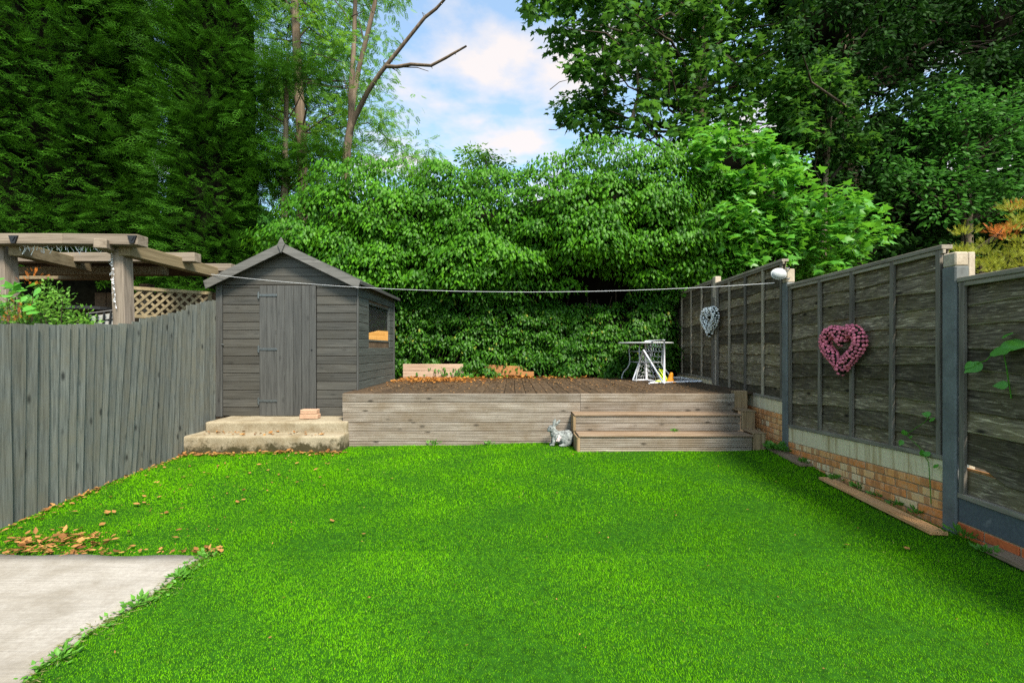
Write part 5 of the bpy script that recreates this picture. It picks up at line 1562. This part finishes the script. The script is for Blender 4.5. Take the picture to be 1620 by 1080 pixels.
for i, u in enumerate(np.linspace(0, 1, 8)):
    wd = 0.42 * math.sin(math.pi * min(1, u * 0.96 + 0.06) ** 0.72) * (1 if u < 1 else 0)
    for x in (-1, -0.5, 0, 0.5, 1):
        bv.append((x * wd, u, -0.12 * x * x * wd * 2 - 0.10 * u * u + 0.02 * (x != 0) * math.sin(9 * u)))
for i in range(7):
    for k in range(4):
        a = i * 5 + k; bf += [(a, a + 1, a + 6), (a, a + 6, a + 5)]
L_BIG = (bv, bf)
for i in range(46):
    px_, py_ = RS.uniform(-25, 62), RS.uniform(440, 500)
    if py_ < 440 + 0.25 * max(0, px_ - 20): continue
    a = RS.uniform(0, 6.28)
    leafobj(bl, P(px_, py_, 4.35 + RS.uniform(-.2, .2)), (math.cos(a), -0.35, 0.6 * math.sin(a)), (RS.normal(0, .3), -.6, 1.0), RS.uniform(0.07, 0.12), M_bigleaf)
vf = [plume(P(a, b, 4.3), 10, 0.05) for a, b in ((58, 438), (52, 446), (36, 488), (28, 500), (10, 508), (22, 510), (35, 506), (5, 500), (46, 452))]
v, f = merge(vf); soup('orange_flowers', v, f, M_rustspray, bl)
mb = MB()
for i in range(8):
    mb.tube([(-5.1 + RS.uniform(-.2, .2), 4.4, 0), P(RS.uniform(-20, 60), 470, 4.4)], [0.012, 0.005], 5)
part('stems', mb, M_twig, bl, kind='stuff')

# --- climbing plant leaves on the right fence
kw = thing('climbing_plant', 'climber with large bright green leaves coming through the furthest right panel', 'plant', (3.15, 2.8, 1.2))
for (px_, py_, Y, sz, tip, nor) in ((1578, 549, 2.72, 0.135, (-0.55, -.8, -0.25), (-.75, -.1, .75)), (1588, 541, 2.70, 0.14, (-0.1, -1, -.15), (-.7, -.3, .8)), (1551, 573, 2.83, 0.105, (-0.5, .4, -0.55), (-.8, -.3, .6)), (1592, 530, 2.70, 0.075, (-.3, -.6, .1), (-.6, -.4, .6)), (1603, 607, 2.68, 0.07, (-.4, .7, -.2), (-.8, -.3, .4)), (1538, 572, 2.86, 0.06, (-.4, .3, -.6), (-.8, -.3, .6))):
    p = P(px_, py_, Y); p[0] = min(p[0], float(rfx(Y)) - 0.0)
    leafobj(kw, p, tip, nor, sz, M_bigleaf)
mb = MB().tube([P(1600, 630, 2.7), P(1592, 580, 2.7), P(1585, 545, 2.71), P(1560, 570, 2.78), P(1545, 575, 2.84)], 0.004, 5)
part('stem', mb, M_weed, kw)
vn = thing('climbing_plant', 'thin climber with small green leaves on the foot of the panel below the pink heart', 'plant', (3.1, 3.3, 0.6))
for (px_, py_, Y, sz, a) in ((1471, 655, 3.2, 0.055, 0), (1468, 662, 3.2, 0.05, 2), (1432, 688, 3.42, 0.05, 1), (1426, 696, 3.45, 0.05, 3), (1457, 722, 3.25, 0.06, 1), (1464, 718, 3.2, 0.05, 0), (1478, 735, 3.17, 0.05, 2), (1440, 690, 3.38, .035, 2)):
    p = P(px_, py_, Y); p[0] = float(rfx(Y)) - 0.01
    leafobj(vn, p, (-.5, math.cos(a * 1.6), math.sin(a * 1.6)), (-.8, -.3, .5), sz, M_bigleaf)
mb = MB().tube([np.array((float(rfx(y_)) - 0.005, y_, z_)) for y_, z_ in ((3.2, 0.15), (3.22, 0.45), (3.3, 0.55), (3.42, 0.62), (3.25, 0.75), (3.2, 0.82))], 0.003, 5)
part('stem', mb, M_weed, vn)

# ------------------------------------------------------------------ weeds
def tuft(name, label, pos, r, n, sz, m, tmpl=L_OVATE, up=0.6, group=None, cat='weed'):
    t = thing(name, label, cat, pos, group)
    pos = np.array(pos); d = unit(n); d[:, 2] = np.abs(d[:, 2]) * 0.6
    p = pos + d * np.array((r, r, r * 0.8)) * RS.uniform(0.1, 1, n)[:, None]
    v, f = leaves(*tmpl, p, d + np.array((0, 0, up)), np.array((0, -.3, .8)) + RS.normal(0, .4, (n, 3)), RS.uniform(sz * .6, sz * 1.3, n))
    soup('leaves', v, f, m, t)
    mb = MB()
    for i in range(5):
        mb.tube([pos, p[i]], [0.003, 0.0015], 4)
    part('stalks', mb, M_weed, t)
tuft('weed', 'small green weed growing at the deck front left of centre', (-1.03, 5.73, 0.03), 0.085, 46, 0.05, M_weed, L_SLIM)
tuft('weed', 'tiny green weed at the deck front midway between rabbit and steps to the shed', (-0.30, 5.74, 0.03), 0.055, 30, 0.045, M_weed, L_SLIM)
tuft('weed', 'bushy green weed at the foot of the post with the line reel', (3.17, 5.12, 0.1), 0.13, 110, 0.06, M_weed)
tuft('weed', 'low green weed between the timber steps and the brick wall', (3.12, 5.28, 0.1), 0.09, 60, 0.05, M_weed)
tuft('weed', 'small weed on the wall side of the short worn plank', (3.2, 4.72, 0.05), 0.07, 50, 0.045, M_weed)
tuft('weed', 'yellowish weed at the foot of the wide blue grey post', (3.07, 2.93, 0.03), 0.09, 60, 0.05, M_weed, L_SLIM)
tuft('weed', 'moss like weed at the end of the dark worn plank', (2.98, 2.72, 0.02), 0.07, 50, 0.035, M_weed)
tuft('weed', 'small weed behind the far end of the long orange plank', (3.15, 4.2, 0.03), 0.06, 40, 0.04, M_weed)
for k, yy in enumerate((3.95, 3.72, 3.5, 3.33)):
    tuft('weed', 'low weed between the orange plank and the bricks, %s from the camera' % ('fourth', 'third', 'second', 'first')[k], (3.135 + 0.066 * (yy - 3.12) * 0.9, yy, 0.03), 0.055, 40, 0.04, M_weed, group='weeds between the orange plank and the wall')
tuft('weed', 'sprig of weed growing on the lower timber step tread', (2.08, 5.5, T1), 0.045, 26, 0.03, M_weed)
# weeds and dry grass along the path edge
def edge_strip(name, label, m, n, sz, tmpl, spread, up, yr=(0.9, 2.72), h=0.02):
    y = RS.uniform(*yr, n); x = -1.915 + 0.018 * np.sin(y * 9) + np.abs(RS.normal(0, spread, n)) - 0.03
    dens = 0.5 + 0.5 * np.sin(y * 7 + 1) * np.sin(y * 3); k = RS.uniform(0, 1, n) < 0.35 + 0.65 * dens; x, y = x[k], y[k]; n = len(x)
    pos = np.stack([x, y, RS.uniform(0.003, h, n)], -1); a = RS.uniform(0, 6.28, n)
    tip = np.stack([np.cos(a), np.sin(a), RS.uniform(0.1, up, n)], -1); nor = np.stack([np.zeros(n), np.full(n, -.2), np.ones(n)], -1) + RS.normal(0, .3, (n, 3))
    v, f = leaves(*tmpl, pos, tip, nor, RS.uniform(sz * .5, sz * 1.3, n)); tag(soup(name, v, f, m), label, kind='stuff')
edge_strip('weeds', 'green weeds creeping over the edge of the concrete path', M_weed, 800, 0.024, L_OVATE, 0.05, 0.9)
edge_strip('dry_grass', 'dry grass thatch along the edge of the concrete path', M_straw, 1300, 0.032, L_NEEDLE, 0.06, 0.5)
for k, (px_, py_, lb) in enumerate(((105, 1045, 'low spreading weed at the near end of the path edge'), (172, 958, 'dandelion like weed halfway along the path edge'), (262, 915, 'broad weed near the far corner of the path edge'), (325, 882, 'tangled weed at the far corner of the concrete path'))):
    Y = 884.0 / (py_ - 552); tuft('weed', lb, (-1.89, Y, 0.015), 0.06, 30, 0.032, M_weed, up=0.45)

# ------------------------------------------------------------------ fallen leaves
M_mulch = leafmat('leaf_mulch', (0.07, 0.04, 0.02), (0.21, 0.125, 0.055), 0.85, 0.1, 0.05, (0.1, 0.05, 0.02), 4, c3=(0.4, 0.24, 0.09))
L_DRY = ([(0, 0, .03), (-.36, .3, .09), (0, .35, 0), (.34, .34, .06), (-.24, .68, .12), (0, .7, .03), (.3, .62, .07), (0.05, 1, .12)], [(0, 2, 1), (0, 3, 2), (1, 2, 4), (2, 5, 4), (2, 3, 5), (3, 6, 5), (4, 5, 7), (5, 6, 7)])
def litter(name, label, x, y, zf, size, m, lift=0.012):
    n = len(x); pos = np.stack([x, y, zf(x, y) + RS.uniform(0.002, lift, n)], -1); a = RS.uniform(0, 6.28, n)
    tip = np.stack([np.cos(a), np.sin(a), RS.normal(0, .22, n)], -1); nor = np.array((0, 0, 1)) + RS.normal(0, .25, (n, 3))
    sz = size[0] + (size[1] - size[0]) * RS.uniform(0, 1, n) ** 1.8; k = RS.uniform(0, 1, n) < 0.5
    v, f = merge([leaves(*L_DRY, pos[k], tip[k], nor[k], sz[k]), leaves([(a * .55, b * 1.1, c * 1.5 + .25 * a) for a, b, c in L_DRY[0]], L_DRY[1], pos[~k], tip[~k], nor[~k], sz[~k])])
    tag(soup(name, v, f, m), label, kind='stuff')
lz = lambda x, y: gz(x, y) + 0.02
n = 230; x = RS.normal(-3.05, 0.2, n); y = RS.normal(2.85, 0.085, n) + 0.25 * (-2.95 - x) * 0.3; k = (y > 2.66) & (x > lfx(y) + .05)
litter('leaf_litter', 'heap of dry brown leaves on the lawn at the left by the path', x[k], y[k], lambda x, y: gz(x, y) + 0.02, (0.014, 0.062), M_dry, 0.012)
n = 190; x = RS.uniform(-3.6, -1.85, n); y = 2.70 + np.abs(RS.normal(0, .035, n))
litter('leaf_litter', 'line of dry leaves along the far edge of the concrete path', x, y, lambda x, y: gz(x, y) + 0.018, (0.012, 0.055), M_dry)
n = 330; x = RS.uniform(-4.15, -2.1, n); y = 5.40 - np.abs(RS.normal(0, .07, n))
litter('leaf_litter', 'dry leaves gathered at the foot of the lower concrete step', x, y, lambda x, y: gz(x, y) + 0.015, (0.015, 0.075), M_dry)
n = 260; y = RS.uniform(2.9, 5.4, n); x = lfx(y) + 0.05 + np.abs(RS.normal(0, .05, n))
litter('leaf_litter', 'dry leaf crumbs along the foot of the left fence', x, y, lambda x, y: gz(x, y) + 0.012, (0.012, 0.05), M_dry)
n = 260; x = RS.uniform(-3.9, -1.9, n); y = RS.uniform(2.9, 5.3, n); k = (x > lfx(y) + .1) & (RS.uniform(0, 1, n) < 0.35 + 0.65 * (np.sin(6 * x + 2) * np.sin(5 * y) > 0.3))
litter('leaf_litter', 'dry leaf flecks scattered over the left side of the lawn', x[k], y[k], lambda x, y: gz(x, y) + 0.015, (0.008, 0.04), M_dry, 0.008)
n = 45; x = RS.uniform(-4.0, -2.4, n); y = RS.uniform(5.5, 5.7, n)
litter('leaf_litter', 'few dry leaves on the tread of the lower concrete step', x, y, lambda x, y: 0.2 + 0 * x, (0.03, 0.07), M_dry, 0.01)
n = 1100; x = np.append(RS.normal(-1.4, 0.45, n), RS.uniform(-2.2, 1.5, 500)); y = np.append(RS.normal(8.15, 0.33, n), 8.85 - np.abs(RS.normal(0, .25, 500))); k = (x > -2.18) & (y < 8.95) & (y > 5.9) & (y < 8.68 + 5 * (x > -0.95))
litter('leaf_litter', 'orange dry leaves heaped on the deck beside the shed', x[k], y[k], lambda x, y: DECKZ + 0 * x, (0.035, 0.075), M_dryor, 0.04)
n = 11000; x = RS.uniform(-2.15, 3.15, n); y = RS.uniform(5.83, 8.95, n); k = RS.uniform(0, 1, n) < 0.25 + 0.75 * np.clip(0.5 + 0.9 * np.sin(2.1 * x + 1) * np.sin(1.7 * y) + (y - 7.8) * 0.5, 0, 1); 
litter('leaf_litter', 'scattered dry leaf fragments over the deck boards', x[k], y[k], lambda x, y: DECKZ + 0 * x, (0.010, 0.036), M_mulch, 0.012)
n = 1100; x = RS.uniform(-2.15, 3.1, n); y = 8.9 - 2.9 * RS.uniform(0, 1, n) ** 1.7; k = (x + 2.3) ** 2 * 0.03 + (8.9 - y) * 0.22 < RS.uniform(0.1, 1, n)
litter('leaf_litter', 'pale dry leaf flecks over the back of the deck', x[k], y[k], lambda x, y: DECKZ + 0 * x, (0.012, 0.045), M_dry, 0.012)
n = 130; x = RS.uniform(-3.3, 2.7, n); y = RS.uniform(1.6, 5.2, n); k = ~((x < -1.9) & (y < 2.7)) & (x > lfx(y) + .1)
litter('leaf_litter', 'tiny pale leaf crumbs sprinkled over the lawn', x[k], y[k], lambda x, y: gz(x, y) + 0.016, (0.008, 0.022), M_dry, 0.01)
# single leaves on the lawn, each its own thing
dvs, dfs = L_DRY
dm_ = [mesh_of('fallen_leaf', [(a * s, (b - .5), c * z_ + 0.2 * s2 * a * b) for a, b, c in dvs], dfs, M_dry, True) for s, z_, s2 in ((1, 1, 0), (.8, 1.6, 1), (1.15, .7, -1))]
spots = [(340, 716, .07), (395, 752, .06), (300, 770, .06), (228, 787, .05), (216, 800, .08), (252, 788, .05), (170, 813, .08), (128, 838, .07), (150, 846, .06), (118, 812, .05), (180, 812, .06), (205, 846, .06), (375, 798, .06), (385, 795, .05), (345, 738, .05), (360, 758, .06), (410, 738, .07), (450, 726, .06), (470, 735, .06), (500, 745, .07), (525, 828, .06), (513, 770, .05), (230, 755, .05), (260, 740, .05), (300, 738, .05), (330, 752, .07), (290, 757, .06), (550, 745, .05), (120, 700 + 90, .07), (1435, 874, .05), (1340, 868, .05), (470, 766, .05), (575, 850, .04), (520, 735, .05), (490, 722, .06), (150, 862, .07), (210, 868, .06), (100, 838, .07), (620, 760, .04), (990, 715, .04)]
for i, (px_, py_, s) in enumerate(spots):
    Y = 884.0 / (py_ - 552)
    if Y > 5.3: Y = 5.3
    X = (px_ - 810) * Y / 680
    o = share('fallen_leaf', dm_[i % 3], None, (X, Y, float(gz(X, Y)) + 0.022), (random.uniform(-.3, .3), random.uniform(-.3, .3), random.uniform(0, 6.28)), (s * .8, s * .8, s * .8))
    tag(o, 'single dry brown leaf lying loose on the artificial lawn', 'fallen leaf', 'loose leaves on the lawn')

# ------------------------------------------------------------------ far wood behind everything
n = 26000
x = RS.uniform(-26, 28, n); u = RS.uniform(0, 1, n); top = 8.6 + 0.4 * np.sin(x * 0.7) + 0.6 * np.sin(x * 1.9 + 1)
pos = np.stack([x, 20 + RS.normal(0, .4, n) + 0.5 * np.sin(x * 1.3) + u * 0.8, u * top], -1)
d = unit(n)
v, f = leaves(*L_OVATE, pos, d + np.array((0, -.4, -.5)), np.array((0, -.5, .6)) + RS.normal(0, .4, (n, 3)), RS.uniform(0.3, 0.5, n))
tag(soup('far_wood', v, f, M_holm), 'dense far wood closing the view behind the garden trees', kind='stuff')
mb = MB(); XS = np.linspace(-27, 29, 60)  # backing body of the wood, its inner shade painted near-black
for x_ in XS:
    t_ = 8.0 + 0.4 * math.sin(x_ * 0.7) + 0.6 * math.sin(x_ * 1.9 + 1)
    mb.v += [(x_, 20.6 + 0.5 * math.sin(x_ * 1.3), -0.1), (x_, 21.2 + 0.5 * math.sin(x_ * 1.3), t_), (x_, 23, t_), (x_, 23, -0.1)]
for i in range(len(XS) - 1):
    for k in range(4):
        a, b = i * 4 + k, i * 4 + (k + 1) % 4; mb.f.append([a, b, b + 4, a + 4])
tag(part('far_wood', mb, M_core, None, True), 'near black core painting the shade deep in the far wood', kind='stuff')
